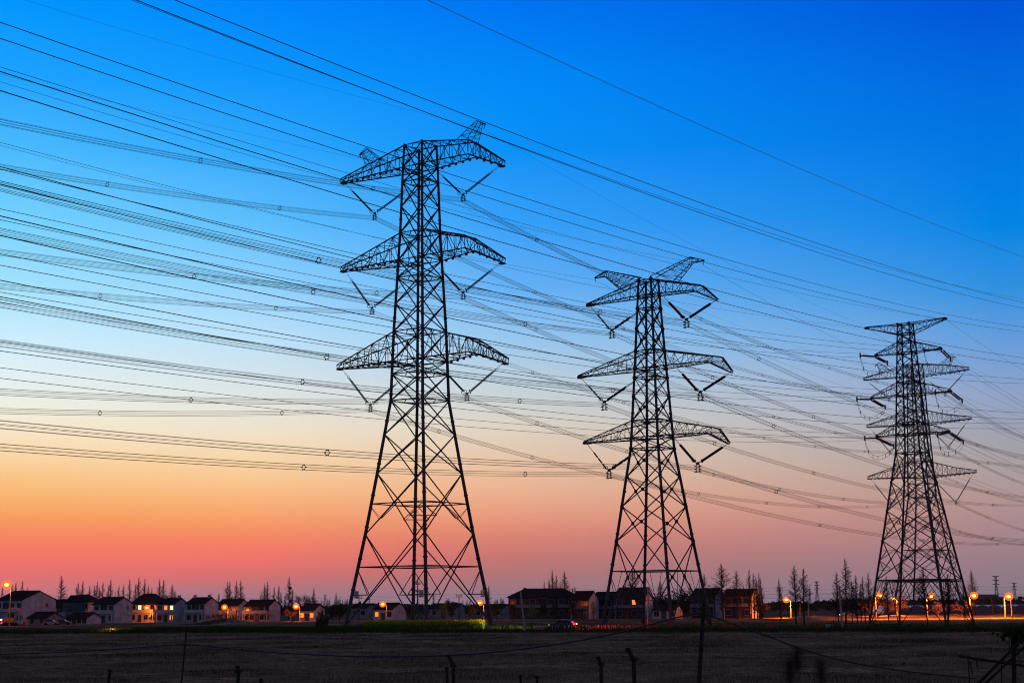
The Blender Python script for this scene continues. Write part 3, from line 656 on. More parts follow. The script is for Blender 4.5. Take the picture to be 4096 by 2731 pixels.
# tension strings and jumper loops of the angle-steel pylon
TS = [(5.9, 45.3), (-5.5, 45.3), (7.1, 38.1), (-6.65, 38.1), (6.4, 31.55), (-6.05, 31.55)]
u15 = Vector((math.sin(R(31.5)), math.cos(R(31.5)), 0))
for k, (s, z) in enumerate(TS):
    tip = lw(2, s, 0, z); ends = {}
    for side, key in ((-1, 'L'), (1, 'R')):
        ws = pairs['C%d%s' % (k+1, key)]
        te = ws[0][6] if side < 0 else ws[0][5]; E = []
        for w in ws:
            p = Vector((w[2], w[3], 0)) + u15*te; p.z = zat(w, te); E.append(p)
        ends[side] = E
        root = thing('tension_insulator', 'green disc insulator pulling %s from the %s arm of the angle-steel pylon' % ('left' if side < 0 else 'right', POS[k]), 'insulator', tip, 0, 'disc insulators of the angle-steel pylon')
        mid = (E[0]+E[1])/2
        for o in (-0.22, 0.22):
            mb = MB(); a = tip+Vector((o*0.8, -o*0.5, -0.15))-tip; b = mid+Vector((o*0.8, -o*0.5, 0))-tip; d = (b-a).normalized(); L = (b-a).length
            mb.tube(a, b, 0.04, n=5)
            for j in range(20):
                p0 = a+d*(0.7+j*(L-1.4)/20); mb.tube(p0, p0+d*((L-1.4)/20*0.7), 0.135, 0.10, n=8)
            mb.build('disc_string', M['disc'], root)
        mb = MB(); mb.box(tuple(mid-tip), (0.22, 0.1, 0.85), 0); mb.tube(E[0]-tip, E[1]-tip, 0.07, n=5); mb.build('yoke_plate', M['hard'], root)
    mb = MB()
    for j in (0, 1):
        a, b = ends[-1][j], ends[1][j]; pts = []
        for i in range(25):
            f = i/24; p = a.lerp(b, f); sag = (1-(2*f-1)**2)**0.7 * 2.5; p.z -= sag; p += UX*(-0.9*math.sin(math.pi*f)); pts.append(p-tip)
        mb.path(pts, 0.025, 5)
        if j == 1:
            for i in (5, 10, 14, 19):
                mb.tube(pts[i], last[i], 0.05, n=4)
        last = pts
    tag(mb.build('jumper_loop', M['wire'], None, tip), 'slack twin jumper loop hanging under the %s arm of the angle-steel pylon' % POS[k], 'jumper cable', 'jumper loops of the angle-steel pylon')
# ------------------------------------------------------------------ ground, road, banks
def noise(x, y, s=1.0):
    return (math.sin(x*0.31*s+1.3)*math.cos(y*0.23*s-0.7) + math.sin(x*0.83*s-y*0.57*s+2.1)*0.5 + math.sin(x*1.9*s+y*1.3*s)*0.25)/1.75
EDGE = [(-150, 299), (-69, 266), (0, 241), (53, 219), (90, 203), (170, 168)]     # near edge of the road bank
def edge_y(x):
    for (x0, y0), (x1, y1) in zip(EDGE, EDGE[1:]):
        if x0 <= x <= x1: return y0 + (y1-y0)*(x-x0)/(x1-x0)
    return EDGE[0][1] if x < EDGE[0][0] else EDGE[-1][1]
gm = M['ground'] = material('ploughed_field_soil', (0.05, 0.036, 0.032), 0.95)
def ground_nodes(m):
    t = m.node_tree; b = t.nodes['Principled BSDF']; tcn = t.nodes.new('ShaderNodeTexCoord')
    def nz(sc, st, det=6):
        mp = t.nodes.new('ShaderNodeMapping'); mp.inputs['Scale'].default_value = st; n = t.nodes.new('ShaderNodeTexNoise'); n.inputs['Scale'].default_value = sc; n.inputs['Detail'].default_value = det
        t.links.new(tcn.outputs['Object'], mp.inputs[0]); t.links.new(mp.outputs[0], n.inputs['Vector']); return n.outputs[0]
    a = nz(0.11, (0.7, 0.8, 1), 8); c = nz(1.1, (0.8, 0.9, 1), 9)
    r1 = t.nodes.new('ShaderNodeValToRGB'); e = r1.color_ramp.elements; e[0].position = 0.40; e[0].color = (0.075, 0.056, 0.046, 1); e[1].position = 0.6; e[1].color = (0.34, 0.245, 0.165, 1); t.links.new(a, r1.inputs[0])
    r2 = t.nodes.new('ShaderNodeValToRGB'); e = r2.color_ramp.elements; e[0].position = 0.38; e[0].color = (0.3, 0.3, 0.32, 1); e[1].position = 0.66; e[1].color = (1.35, 1.3, 1.2, 1); t.links.new(c, r2.inputs[0])
    mx = t.nodes.new('ShaderNodeMix'); mx.data_type = 'RGBA'; mx.blend_type = 'MULTIPLY'; mx.inputs[0].default_value = 1
    t.links.new(r1.outputs[0], mx.inputs[6]); t.links.new(r2.outputs[0], mx.inputs[7]); t.links.new(mx.outputs[2], b.inputs['Base Color'])
    bp = t.nodes.new('ShaderNodeBump'); bp.inputs['Strength'].default_value = 1; bp.inputs['Distance'].default_value = 0.3; t.links.new(c, bp.inputs['Height']); t.links.new(bp.outputs[0], b.inputs['Normal'])
ground_nodes(gm)
mb = MB()
xs = [-3500, -1500, -800, -300] + list(range(-160, 161, 4)) + [300, 800, 1500, 3500]
ys = [-300, 0, 20, 40, 60] + [70+3.0*i for i in range(66)] + [300, 400, 700, 1500, 3000, 5000]
for y in ys:
    for x in xs:
        z = 0.0
        if abs(x) <= 160 and 62 < y < 268 and y < edge_y(x)-1: z = 0.16*noise(x*0.9, y*0.8)
        mb.v.append((x, y, z))
W_ = len(xs)
for j in range(len(ys)-1):
    for i in range(W_-1): mb.face(j*W_+i, j*W_+i+1, (j+1)*W_+i+1, (j+1)*W_+i)
tag(mb.build('ground', M['ground']), kind='structure')
# raised bank with the road on top
mb = MB(); prf = [(-1.5, -0.05), (0.0, 0.25), (1.6, 0.42), (13, 0.45), (15.5, -0.05)]
stx = [-150+4*i for i in range(81)]
for i, x in enumerate(stx):
    for o, z in prf: mb.v.append((x, edge_y(x)+o, z + (0.1*noise(x*2, o*3) if 0 <= o <= 2 else 0)))
for i in range(len(stx)-1):
    for j in range(4): mb.face(i*5+j, (i+1)*5+j, (i+1)*5+j+1, i*5+j+1)
M['bank'] = material('grassy_bank_soil', (0.035, 0.045, 0.015), 0.95, col2=(0.07, 0.055, 0.04), scale=0.5, bump=0.3)
tag(mb.build('road_bank', M['bank']), kind='structure')
mb = MB(); cl = [(170, 176), (90, 211.5), (53, 227.5), (20, 241.5), (0, 251), (-12, 262), (-22, 280), (-30, 310), (-34, 350), (-36, 420), (-36, 478)]
for i, (x, y) in enumerate(cl):
    x0, y0 = cl[max(i-1, 0)]; x1, y1 = cl[min(i+1, len(cl)-1)]; d = Vector((x1-x0, y1-y0, 0)).normalized(); n = Vector((-d.y, d.x, 0)); z = 0.455 if i < 5 else (0.25 if i == 5 else 0.03)
    for s in (-2.8, 2.8): mb.v.append((x+n.x*s, y+n.y*s, z))
for i in range(len(cl)-1): mb.face(i*2, i*2+1, i*2+3, i*2+2)
tag(mb.build('road', M['asph']), kind='structure')
mb = MB(); mb.v = []
for i, (x, y) in enumerate(cl):
    x0, y0 = cl[max(i-1, 0)]; x1, y1 = cl[min(i+1, len(cl)-1)]; d = Vector((x1-x0, y1-y0, 0)).normalized(); n = Vector((-d.y, d.x, 0)); z = 0.463 if i < 5 else (0.258 if i == 5 else 0.038)
    for s in (-2.6, -2.48): mb.v.append((x+n.x*s, y+n.y*s, z))
for i in range(len(cl)-1): mb.face(i*2, i*2+1, i*2+3, i*2+2)
tag(mb.build('road_marking', M['trim']), kind='structure')
# sandy village street and the dirt yard on the right
mb = MB()
for i in range(41):
    x = -220 + i*6.0; y = 456 + 2*noise(x, 3)
    mb.v += [(x, y-8, 0.02), (x, y+22, 0.02)]
for i in range(40): mb.face(i*2, i*2+2, i*2+3, i*2+1)
tag(mb.build('village_street', M['dirt']), kind='structure')
mb = MB(); nx_, ny_ = 120, 24
for j in range(ny_+1):
    for i in range(nx_+1):
        x = 76 + i*1.45; y = 322 + j*5.4; f = j/ny_
        z = 0.02 + max(0, math.sin(math.pi*min(1, max(0, (f-0.42)/0.4))))*(0.55+0.5*noise(x*1.5, y)+0.25*noise(x*5, y*3)) + 0.07*(1+noise(x*3, y*2))
        if i in (0, nx_) or j in (0, ny_): z = -0.05
        mb.v.append((x+3*noise(x*.2, y), y+(4*noise(x*0.6, 9) if j == 0 else 0), z))
for j in range(ny_):
    for i in range(nx_): k = j*(nx_+1)+i; mb.face(k, k+1, k+nx_+2, k+nx_+1)
tag(mb.build('dirt_yard', M['dirt']), kind='structure')
mb = MB()
for i in range(31):                                                   # low dirt mounds in front of the lamps on the left
    for j in range(7):
        x = -86+i*0.55; y = 395+j*4; z = max(0, math.sin(math.pi*i/30)*math.sin(math.pi*j/6))*(1.5+0.7*noise(x*2, y)) - 0.05; mb.v.append((x, y, z))
for j in range(6):
    for i in range(30): k = i*7+j; mb.face(k, k+7, k+8, k+1)
tag(mb.build('dirt_mound', M['ground']), kind='structure')
mb = MB()
for i in range(31):
    for j in range(7):
        x = -100+i*1.5; y = 272+j*5; z = max(0, math.sin(math.pi*i/30)*math.sin(math.pi*j/6))*(0.7+0.2*noise(x*2, y)) - 0.05; mb.v.append((x, y, z))
for j in range(6):
    for i in range(30): k = i*7+j; mb.face(k, k+7, k+8, k+1)
M['spoil'] = material('grey_spoil', (0.16, 0.13, 0.12), 0.95, col2=(0.09, 0.075, 0.07), scale=0.5, bump=0.5)
tag(mb.build('spoil_ground', M['spoil']), kind='structure')

# ------------------------------------------------------------------ grasses (uncountable)
def blades(mb, n, fn, h, w, lean=0.5):
    for _ in range(n):
        x, y, z = fn(); hh = h*random.uniform(0.5, 1.3); a = random.uniform(0, math.pi); dx, dy = math.cos(a)*w, math.sin(a)*w
        lx, ly = random.gauss(0, lean)*hh, random.gauss(0, lean)*hh
        mb.tri((x-dx, y-dy, z-0.03), (x+dx, y+dy, z-0.03), (x+lx, y+ly, z+hh))
rnd = random.Random(5)
def field_pt():
    while True:
        y = 78*math.exp(rnd.random()*math.log(268/78.0)); x = rnd.uniform(-0.37, 0.37)*y
        if y < edge_y(x)-0.5 and noise(x*0.5, y*0.9)+0.5*noise(x*2.1, y*2.7) > rnd.uniform(-0.7, 0.5): return x, y, 0.16*noise(x*0.9, y*0.8)
mb = MB(); blades(mb, 80000, field_pt, 0.30, 0.024, 0.4)
tag(mb.build('stubble', M['stub']), 'short dry stubble covering the dark field', 'stubble', kind='stuff')
def bank_pt():
    x = rnd.uniform(-110, 105); o = rnd.uniform(-0.8, 2.2); return x, edge_y(x)+o, 0.2+0.1*o
mb = MB(); blades(mb, 30000, bank_pt, 0.55, 0.035, 0.35)
def back_pt():
    x = rnd.uniform(-85, 110); o = rnd.uniform(9.5, 14); return x, edge_y(x)+o, 0.4
blades(mb, 12000, back_pt, 0.6, 0.04, 0.35)
tag(mb.build('bank_grass', M['grass']), 'dark green grass along the bank between field and road', 'grass', kind='stuff')
mb = MB()
def hedge_pt():
    x = rnd.uniform(-71, -9); y = edge_y(x)+rnd.uniform(4, 12); return x, y, 0.4
blades(mb, 26000, hedge_pt, 0.62, 0.05, 0.3)
tag(mb.build('tall_grass', M['grass']), 'taller green growth behind the bank on the left', 'grass', kind='stuff')
mb = MB()
def rape_pt():
    x = rnd.uniform(-25.5, -5); y = edge_y(x)+rnd.uniform(5, 12); return x, y, 0.5
blades(mb, 9000, rape_pt, 1.25, 0.06, 0.18); mb.cur = 1
for _ in range(1900):
    x, y, z = rape_pt(); mb.blob((x, y, z+rnd.uniform(0.75, 1.5)), 0.07, 0.07, 0.10, 4, 3)
tag(mb.build('rapeseed_patch', [M['leafl'], M['flower']]), 'strip of rapeseed with small yellow flowers at the feet of the tallest pylon', 'rapeseed', kind='stuff')
def mid_pt():
    y = rnd.uniform(262, 330); x = rnd.uniform(-0.36, 0.36)*y
    if x > 68 and y > 300: return mid_pt()
    return x, y, 0
mb = MB(); blades(mb, 15000, mid_pt, 0.28, 0.06, 0.4)
tag(mb.build('rough_grass', M['grass']), 'rough low grass on the plain between road and village', 'grass', kind='stuff')

# ------------------------------------------------------------------ houses
def house(label, xc, xl, xr, ry, ey, D, storeys=2, delta=30, hip=False, mat='wall', gmat=None, lit=None, floors=None, bays=3, balcony=True, chim=0, roofover=0.5, cat='house', name='village_house'):
    tm_h = M['trimd'] if mat == 'wall3' else M['trim']
    ca, sa = math.cos(R(delta)), math.sin(R(delta)); pm = FOC/D
    L = (xc-xl)/pm/ca; Wd = max(5.5, (xr-xc)/pm/sa); hz = horizon(xc)
    zr = CAM_H+(hz-ry)/pm; ze = CAM_H+(hz-ey)/pm
    p = Vector((gx(xc, D), D, 0)); root = thing(name, label, cat, p, -R(delta), 'village houses')     # local x runs left along the front as -x, y = depth
    wb = MB()
    wb.v = [(-L, 0, -0.2), (0, 0, -0.2), (0, Wd, -0.2), (-L, Wd, -0.2), (-L, 0, ze), (0, 0, ze), (0, Wd, ze), (-L, Wd, ze)]
    for f in ((0, 1, 5, 4), (1, 2, 6, 5), (2, 3, 7, 6), (3, 0, 4, 7), (4, 5, 6, 7)): wb.face(*f)
    if not hip:
        wb.v += [(0, Wd/2, zr-0.15), (-L, Wd/2, zr-0.15)]; wb.face(5, 6, 8); wb.face(7, 4, 9)
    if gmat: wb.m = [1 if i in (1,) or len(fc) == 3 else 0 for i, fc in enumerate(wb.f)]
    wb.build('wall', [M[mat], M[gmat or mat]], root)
    o = roofover; rb = MB(); th = 0.22; sl = (zr-ze)/(Wd/2); eo = ze-o*sl
    if hip:
        h = min(Wd/2, L/2.2)
        rb.v = [(-L-o, -o, eo), (o, -o, eo), (o, Wd+o, eo), (-L-o, Wd+o, eo), (-L+h, Wd/2, zr), (-h, Wd/2, zr)]
        rb.v += [(a, b, c-th) for a, b, c in rb.v[:4]]
        for f in ((0, 1, 5, 4), (1, 2, 5), (2, 3, 4, 5), (3, 0, 4), (0, 6, 7, 1), (1, 7, 8, 2), (2, 8, 9, 3), (3, 9, 6, 0), (9, 8, 7, 6)): rb.face(*f)
    else:
        g = 0.25
        rb.v = [(-L-g, -o, eo), (g, -o, eo), (g, Wd/2, zr), (-L-g, Wd/2, zr), (g, Wd+o, eo), (-L-g, Wd+o, eo)]
        rb.v += [(a, b, c-th) for a, b, c in rb.v[:6]]
        for f in ((0, 1, 2, 3), (3, 2, 4, 5), (6, 9, 8, 7), (9, 11, 10, 8), (0, 6, 7, 1), (5, 4, 10, 11), (1, 7, 8, 2), (2, 8, 10, 4), (3, 9, 6, 0), (5, 11, 9, 3)): rb.face(*f)
        rb.tube((-L-g, Wd/2, zr+0.05), (g, Wd/2, zr+0.05), 0.14, n=5)
    ro = rb.build('roof', M['roof'], root)
    for c in range(chim):
        cb = MB(); cx = -0.9-c*(L-1.8); cb.box((cx, Wd/2, zr+0.25), (0.9, 0.7, 1.2)); cb.build('chimney', M[mat], ro)
    fh = ze/storeys; lit = lit or {}; k = 0
    for s in range(storeys):
        for b in range(bays):
            cx = -L*(b+0.5)/bays; z0 = s*fh+fh*0.5; ww, wh = (1.7, 1.5) if bays > 1 else (1.5, 1.3)
            mid = bays > 2 and b == bays//2
            fb = MB()
            if s == 0 and mid:
                fb.box((cx, -0.03, 1.15), (1.5, 0.12, 2.3)); d = fb.build('door', M['door'], root); continue
            if s and mid: ww, wh = 2.7, 2.0
            if (s, b) in lit: mt = M[lit[(s, b)]]; ww, wh = 1.3, 1.35
            else: mt = M['glass']
            fb.box((cx, -0.02, z0), (ww+0.3, 0.08, wh+0.3)); fr = fb.build('window', tm_h, root)
            gb = MB()
            for q in range(2): gb.box((cx-ww/4+q*ww/2, -0.07, z0), (ww/2-0.06, 0.04, wh))
            gb.build('pane', mt, fr); k += 1
    if balcony and storeys > 1:
        bb = MB(); bb.box((-L/2, -0.55, fh+0.02), (L, 1.1, 0.22)); bb.box((-L/2, -1.05, fh+0.5), (L, 0.1, 0.75)); bb.build('balcony', tm_h, root)
        for cx in (-0.25, -L+0.25):
            cb = MB(); cb.box((cx, -0.95, fh/2), (0.3, 0.3, fh)); cb.build('column', tm_h, root)
    if not hip and Wd > 7 and ('g', 0) in lit:
        fb = MB(); fb.box((0.03, Wd*0.55, fh*0.75), (0.06, 1.5, 1.5)); fr = fb.build('window', tm_h, root); gb = MB(); gb.box((0.08, Wd*0.55, fh*0.75), (0.04, 1.2, 1.2)); gb.build('pane', M[lit[('g', 0)]], fr)
    if not hip and Wd > 7 and storeys > 1:
        fb = MB(); fb.box((0.03, Wd*0.72, fh*1.5), (0.06, 1.1, 1.3)); fr = fb.build('window', tm_h, root); gb = MB(); gb.box((0.08, Wd*0.72, fh*1.5), (0.04, 0.9, 1.1)); gb.build('pane', M['glass'], fr)
    return root, L, Wd, ze, zr, fh
H_ = house
H_('two-storey house at the left edge with broad white gable and one greenish lit window', 88, -40, 174, 2372, 2405, 465, lit={(0, 1): 'litg', ('g', 0): 'litw'}, bays=4)
H_('long low dark-roofed house between the left edge house and the balcony house', 255, 180, 262, 2406, 2430, 492, bays=3, balcony=False)
H_('narrow white gabled annexe against the left edge house', 172, 158, 197, 2422, 2437, 474, bays=1, balcony=False)
r3 = H_('hip-roofed villa with glazed teal balcony and two small dormers', 352, 246, 385, 2385, 2410, 482, hip=True, bays=4, balcony=True)
root, L, Wd, ze, zr, fh = r3
for cx in (-L*0.25, -L*0.75):
    mb = MB(); mb.v = [(cx-2.2, -0.6, ze-0.1), (cx+2.2, -0.6, ze-0.1), (cx, -0.6, ze+1.8), (cx-2.2, 2.5, ze-0.1), (cx+2.2, 2.5, ze-0.1), (cx, 2.5, ze+1.8)]
    for f in ((0, 1, 2), (0, 2, 5, 3), (1, 4, 5, 2)): mb.face(*f)
    mb.build('dormer', M['roof'], root)
mb = MB(); mb.box((-L/2, -1.3, fh*1.42), (L, 0.1, fh*0.75)); mb.build('balcony_glazing', M['teal'], root)
H_('white two-storey house with long ridge and blank pale gable, right of the balcony villa', 458, 357, 507, 2397, 2420, 462, bays=3, chim=0)
H_('hip-roofed house washed orange by the second street lamp, with one lit upper window', 622, 506, 650, 2382, 2417, 482, hip=True, lit={(1, 2): 'litg'}, bays=4)
H_('low-ridged house with square chimneys and a bright lit upper window', 698, 618, 735, 2400, 2419, 470, lit={(1, 0): 'litg', (1, 1): 'litw', (0, 0): 'litw'}, chim=2)
H_('detached white house with two end chimneys and dark central loggia', 819, 735, 858, 2398, 2418, 466, chim=2, bays=3)
H_('dark-roofed house behind the third street lamp from the left', 952, 857, 968, 2405, 2426, 486, bays=3)
H_('long two-storey row house with plain gable, behind two lamp-lit bushes', 1077, 968, 1108, 2407, 2427, 474, bays=5)
H_('single-storey cottage with glowing orange windows beside the dark evergreens', 1257, 1195, 1278, 2423, 2444, 470, storeys=1, bays=3, lit={(0, 2): 'litw', (0, 0): 'litw'}, balcony=False)
H_('dim flat dark shed seen past the left leg of the tallest pylon', 1468, 1402, 1474, 2422, 2434, 520, storeys=1, bays=2, balcony=False, mat='wall2')
H_('dark cottage with pale gable and small orange window under the tallest pylon', 1570, 1492, 1617, 2419, 2440, 480, storeys=1, bays=3, balcony=False, lit={(0, 2): 'litw'})
H_('low dark house behind leafy trees inside the legs of the tallest pylon', 1826, 1716, 1850, 2421, 2436, 530, storeys=1, bays=3, balcony=False, mat='wall2')
H_('low dark house just right of the last lamp under the tallest pylon', 2012, 1893, 2030, 2424, 2438, 540, storeys=1, bays=3, balcony=False, mat='wall2')
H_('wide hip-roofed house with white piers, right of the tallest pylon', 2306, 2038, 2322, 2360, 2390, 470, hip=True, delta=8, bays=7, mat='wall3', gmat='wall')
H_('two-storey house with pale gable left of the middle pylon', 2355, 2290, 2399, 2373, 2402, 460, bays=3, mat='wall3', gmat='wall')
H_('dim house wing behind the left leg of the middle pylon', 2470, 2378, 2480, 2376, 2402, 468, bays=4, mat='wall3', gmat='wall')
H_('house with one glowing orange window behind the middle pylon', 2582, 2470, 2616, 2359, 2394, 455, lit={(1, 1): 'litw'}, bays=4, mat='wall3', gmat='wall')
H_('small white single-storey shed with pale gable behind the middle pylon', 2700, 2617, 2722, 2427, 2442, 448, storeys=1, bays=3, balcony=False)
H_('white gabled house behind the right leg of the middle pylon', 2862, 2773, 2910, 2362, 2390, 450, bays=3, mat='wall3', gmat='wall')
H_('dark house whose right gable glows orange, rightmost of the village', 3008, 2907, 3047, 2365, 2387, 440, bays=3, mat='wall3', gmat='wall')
H_('long dark-roofed farm shed with pale gable, leftmost of the two sheds', 188, 95, 230, 2455, 2474, 430, storeys=1, bays=2, balcony=False, cat='shed', name='farm_shed', mat='wall2')
H_('white-fronted farm shed with pale gable, in front of the teal balcony villa', 349, 252, 381, 2457, 2474, 436, storeys=1, bays=4, balcony=False, cat='shed', name='farm_shed')

# ------------------------------------------------------------------ street lamps
def street_lamp(label, px, py, D, armdir=1, power=9000, armlen=1.2, r=0.46, mat='sodium', col=(1.0, 0.17, 0.008), polecol='conc', pole=True):
    p = at(px, py, D); root = thing('street_lamp', label, 'street lamp', (p.x-armdir*armlen, D, 0), 0, 'street lamps'); h = p.z
    mb = MB(); mb.tube((0, 0, 0), (0, 0, h-0.6), 0.15, 0.09, n=8); mb.build('pole', M[polecol], root)
    mb = MB(); mb.path([(0, 0, h-0.6), (armdir*armlen*0.3, 0, h-0.1), (armdir*armlen*0.75, 0, h+0.08)], 0.06, 5); mb.build('arm', M[polecol], root)
    mb = MB(); mb.box((armdir*(armlen+0.1), 0, h+0.25), (1.0, 0.4, 0.1)); mb.build('lamp_head', M['hard'], root)
    mb = MB(); mb.blob((armdir*armlen, 0, h-0.08), r, r, r*0.72, 10, 8); mb.build('bulb', M[mat], root)
    mb = MB(); mb.blob((armdir*armlen, 0, h-0.08), r*2.2, r*2.2, r*2.0, 12, 10); mb.build('halo_shell', M['halo_shell'], root)  # added halo shell around the bulb, not a lamp part
    ld = bpy.data.lights.new('lamp_light', 'POINT'); ld.energy = power; ld.color = col; ld.shadow_soft_size = 0.4
    lo = bpy.data.objects.new('lamp_light', ld); put(lo, root, (armdir*armlen, -0.3, h-1.9*r-0.3))
SL = street_lamp
SL('big bright orange street lamp at the left edge, above the excavator', 27, 2336, 400, -1, 1973, 1.2, 0.62)
SL('orange street lamp in front of the hip-roofed house, second from the left', 588, 2428, 478, -1, 3070)
SL('orange street lamp over the dirt mound, between two detached houses', 898, 2426, 476, -1, 2632)
SL('orange street lamp beside the broad bare tree and lit cottage', 1184, 2423, 455, -1, 3070)
SL('orange street lamp left between the legs of the tallest pylon', 1531, 2414, 455, -1, 1095)
SL('orange street lamp by the right foot of the tallest pylon', 1919, 2408, 440, -1, 1973)
SL('orange street lamp with twin pale poles right of the village', 3145, 2396, 432, -1, 2*12150)
SL('orange street lamp at the left leg of the angle-steel pylon', 3520, 2378, 372, 1, 16200)
SL('small orange street lamp just inside the angle-steel pylon, beside a red-lit tree', 3571, 2391, 400, -1, 16200, 1.0, 0.28)
SL('orange street lamp hidden among branches in the middle of the angle-steel pylon', 3725, 2382, 372, 1, 16200)
SL('orange street lamp just right of the angle-steel pylon', 3896, 2379, 372, 1, 20250)
SL('brightest orange street lamp near the right edge', 4035, 2383, 372, 1, 21600, 1.2, 0.5)
root = thing('white_pole', 'slim white and blue pole beside the brightest lamp near the right edge', 'pole', (gx(4047, 366), 366, 0))
mb = MB(); mb.tube((0, 0, 0.9), (0, 0, 5.0), 0.13, 0.1, n=6); mb.build('shaft', M['white'], root); mb = MB(); mb.tube((0, 0, 0), (0, 0, 0.9), 0.14, n=6); mb.build('blue_foot', M['blue'], root)
# low work light on the spoil ground, lower left
p = at(448, 2517, 268); root = thing('work_light', 'low glowing work light on the spoil ground at the lower left', 'work light', (p.x, 268, 0))
mb = MB(); mb.tube((0, 0, 0), (0, 0, 0.5), 0.04, n=5); mb.box((0, 0, 0.55), (0.4, 0.2, 0.3)); mb.build('housing', M['hard'], root)
mb = MB(); mb.box((0, 0.12, 0.55), (0.34, 0.03, 0.24)); mb.build('lens', M['sodium'], root)
ld = bpy.data.lights.new('work_light_lamp', 'POINT'); ld.energy = 700; ld.color = (1, 0.4, 0.12); ld.shadow_soft_size = 0.15; put(bpy.data.objects.new('work_light_lamp', ld), root, (0, 0.5, 0.9))
# ------------------------------------------------------------------ trees
def conical_proto(seed, nb=150, Wf=0.15, low=0.16):
    r = random.Random(seed); H = 1.0
    root = bpy.data.objects.new('bare_conical_tree', None)
    tb = MB(); pts = []; x = y = 0
    for i in range(9):
        pts.append((x, y, H*i/8)); x += r.gauss(0, 0.004); y += r.gauss(0, 0.004)
    tb.path(pts, 0.014, 6, r2=0.0022)
    cb = MB()
    for i in range(nb):
        f = low + (0.985-low)*(i/nb)**0.92; z = f*H; a = r.uniform(0, 2*math.pi)
        k = min(7, int(f*8)); p0 = Vector(pts[k]).lerp(Vector(pts[k+1]), f*8-k)
        env = Wf*min(1.0, (1-f)/0.52)**0.95*(0.5 + 0.5*min(1, (f-low)/0.12)) + 0.006
        L = env*r.uniform(0.55, 1.15); d = Vector((math.cos(a), math.sin(a), r.uniform(0.25, 0.75))).normalized()
        p1 = p0 + d*L*0.6; d2 = (d+Vector((0, 0, r.uniform(0.1, 0.5)))).normalized(); p2 = p1 + d2*L*0.5
        cb.tube(p0, p1, 0.0034, 0.0024, n=3, cap=False); cb.tube(p1, p2, 0.0024, 0.0014, n=3, cap=False)
        for j in range(8):
            g = r.uniform(0.1, 1); q = p0.lerp(p1, g*1.6) if g < 0.62 else p1.lerp(p2, (g-0.62)/0.38)
            e = Vector((r.gauss(0, 1), r.gauss(0, 1), r.uniform(0.2, 1.3))).normalized()*L*r.uniform(0.15, 0.42)
            cb.tube(q, q+e, 0.0020, 0.0012, n=3, cap=False)
    return root, tb.mesh('trunk', M['bark']), cb.mesh('crown', M['twig'])
PR = [conical_proto(s, nb, wf, lo) for s, nb, wf, lo in ((1, 150, 0.14, 0.14), (2, 135, 0.17, 0.2), (3, 150, 0.12, 0.1), (4, 150, 0.19, 0.16), (5, 130, 0.13, 0.22))]
def cone_tree(px, ty, D, label, group, wpx=None, k=None, lean=0.0, base=0.0):
    _, tm, cm = PR[k if k is not None else (int(px)*7) % 5]
    p = at(px, ty, D); h = p.z - base
    root = thing('bare_conical_tree', label, 'tree', (p.x, D, base), random.uniform(0, 6.28), group)
    wf = {0: 0.14, 1: 0.17, 2: 0.12, 3: 0.19, 4: 0.13}[k if k is not None else (int(px)*7) % 5]
    s = (wpx/(FOC/D)/2)/(wf*h*0.95)*1.8 if wpx else 1.0
    for nm, me in (('trunk', tm), ('crown', cm)):
        o = bpy.data.objects.new(nm, me); put(o, root); o.scale = (h*(s if nm == 'crown' else 1), h*(s if nm == 'crown' else 1), h)
    return root
LEFT = [(10, 2340, 16), (48, 2335, 14), (65, 2323, 16), (90, 2319, 20), (112, 2341, 14), (246, 2299, 30), (317, 2327, 24), (331, 2320, 22), (358, 2338, 18), (376, 2338, 16), (389, 2322, 20), (397, 2345, 14), (411, 2325, 22),
 (433, 2340, 16), (446, 2313, 22), (462, 2362, 10), (477, 2337, 16), (497, 2333, 18), (521, 2312, 18), (543, 2335, 16), (553, 2305, 24), (578, 2312, 20), (594, 2337, 14), (608, 2345, 14), (638, 2315, 20), (653, 2315, 22), (689, 2334, 24), (698, 2360, 18),
 (844, 2367, 10), (876, 2367, 16), (908, 2322, 26), (921, 2320, 16), (942, 2319, 18), (962, 2318, 24), (1046, 2362, 14), (1059, 2330, 16), (1068, 2322, 20), (1096, 2343, 18), (1115, 2337, 18), (1125, 2365, 14), (1140, 2375, 16), (1171, 2352, 14), (1255, 2346, 16), (1344, 2367, 12)]
for i, (px, ty, w) in enumerate(LEFT):
    D = 560 + (px*13) % 70
    if px < 1000: where = 'rising behind the left village roofs'
    elif px < 1200: where = 'by the broad crowned tree'
    else: where = 'left of the tallest pylon'
    lab = '%s bare conical tree %s, %s from the left' % ('tall' if ty < 2318 else ('slim' if w < 17 else 'mid-height'), where, ['first', '2nd', '3rd'][i] if i < 3 else '%dth' % (i+1))
    cone_tree(px, ty, D, lab, 'bare conical trees behind the left village', w)
cone_tree(1158, 2302, 540, 'tallest bare conical tree of the left village, with a dark bird nest halfway up', 'bare conical trees behind the left village', 24, 0)
p = at(1160, 2350, 539.6); mb = MB(); mb.blob(p*0, 0.6, 0.55, 0.5, 8, 6)
for _ in range(60):
    a = Vector((random.gauss(0, 1), random.gauss(0, 1), random.gauss(0, .6))).normalized(); mb.tube(a*0.4, a*random.uniform(0.6, 0.9), 0.03, n=3, cap=False)
tag(mb.build('bird_nest', M['twig'], None, p), 'round dark stick nest in the tallest conical tree of the left village', 'nest')
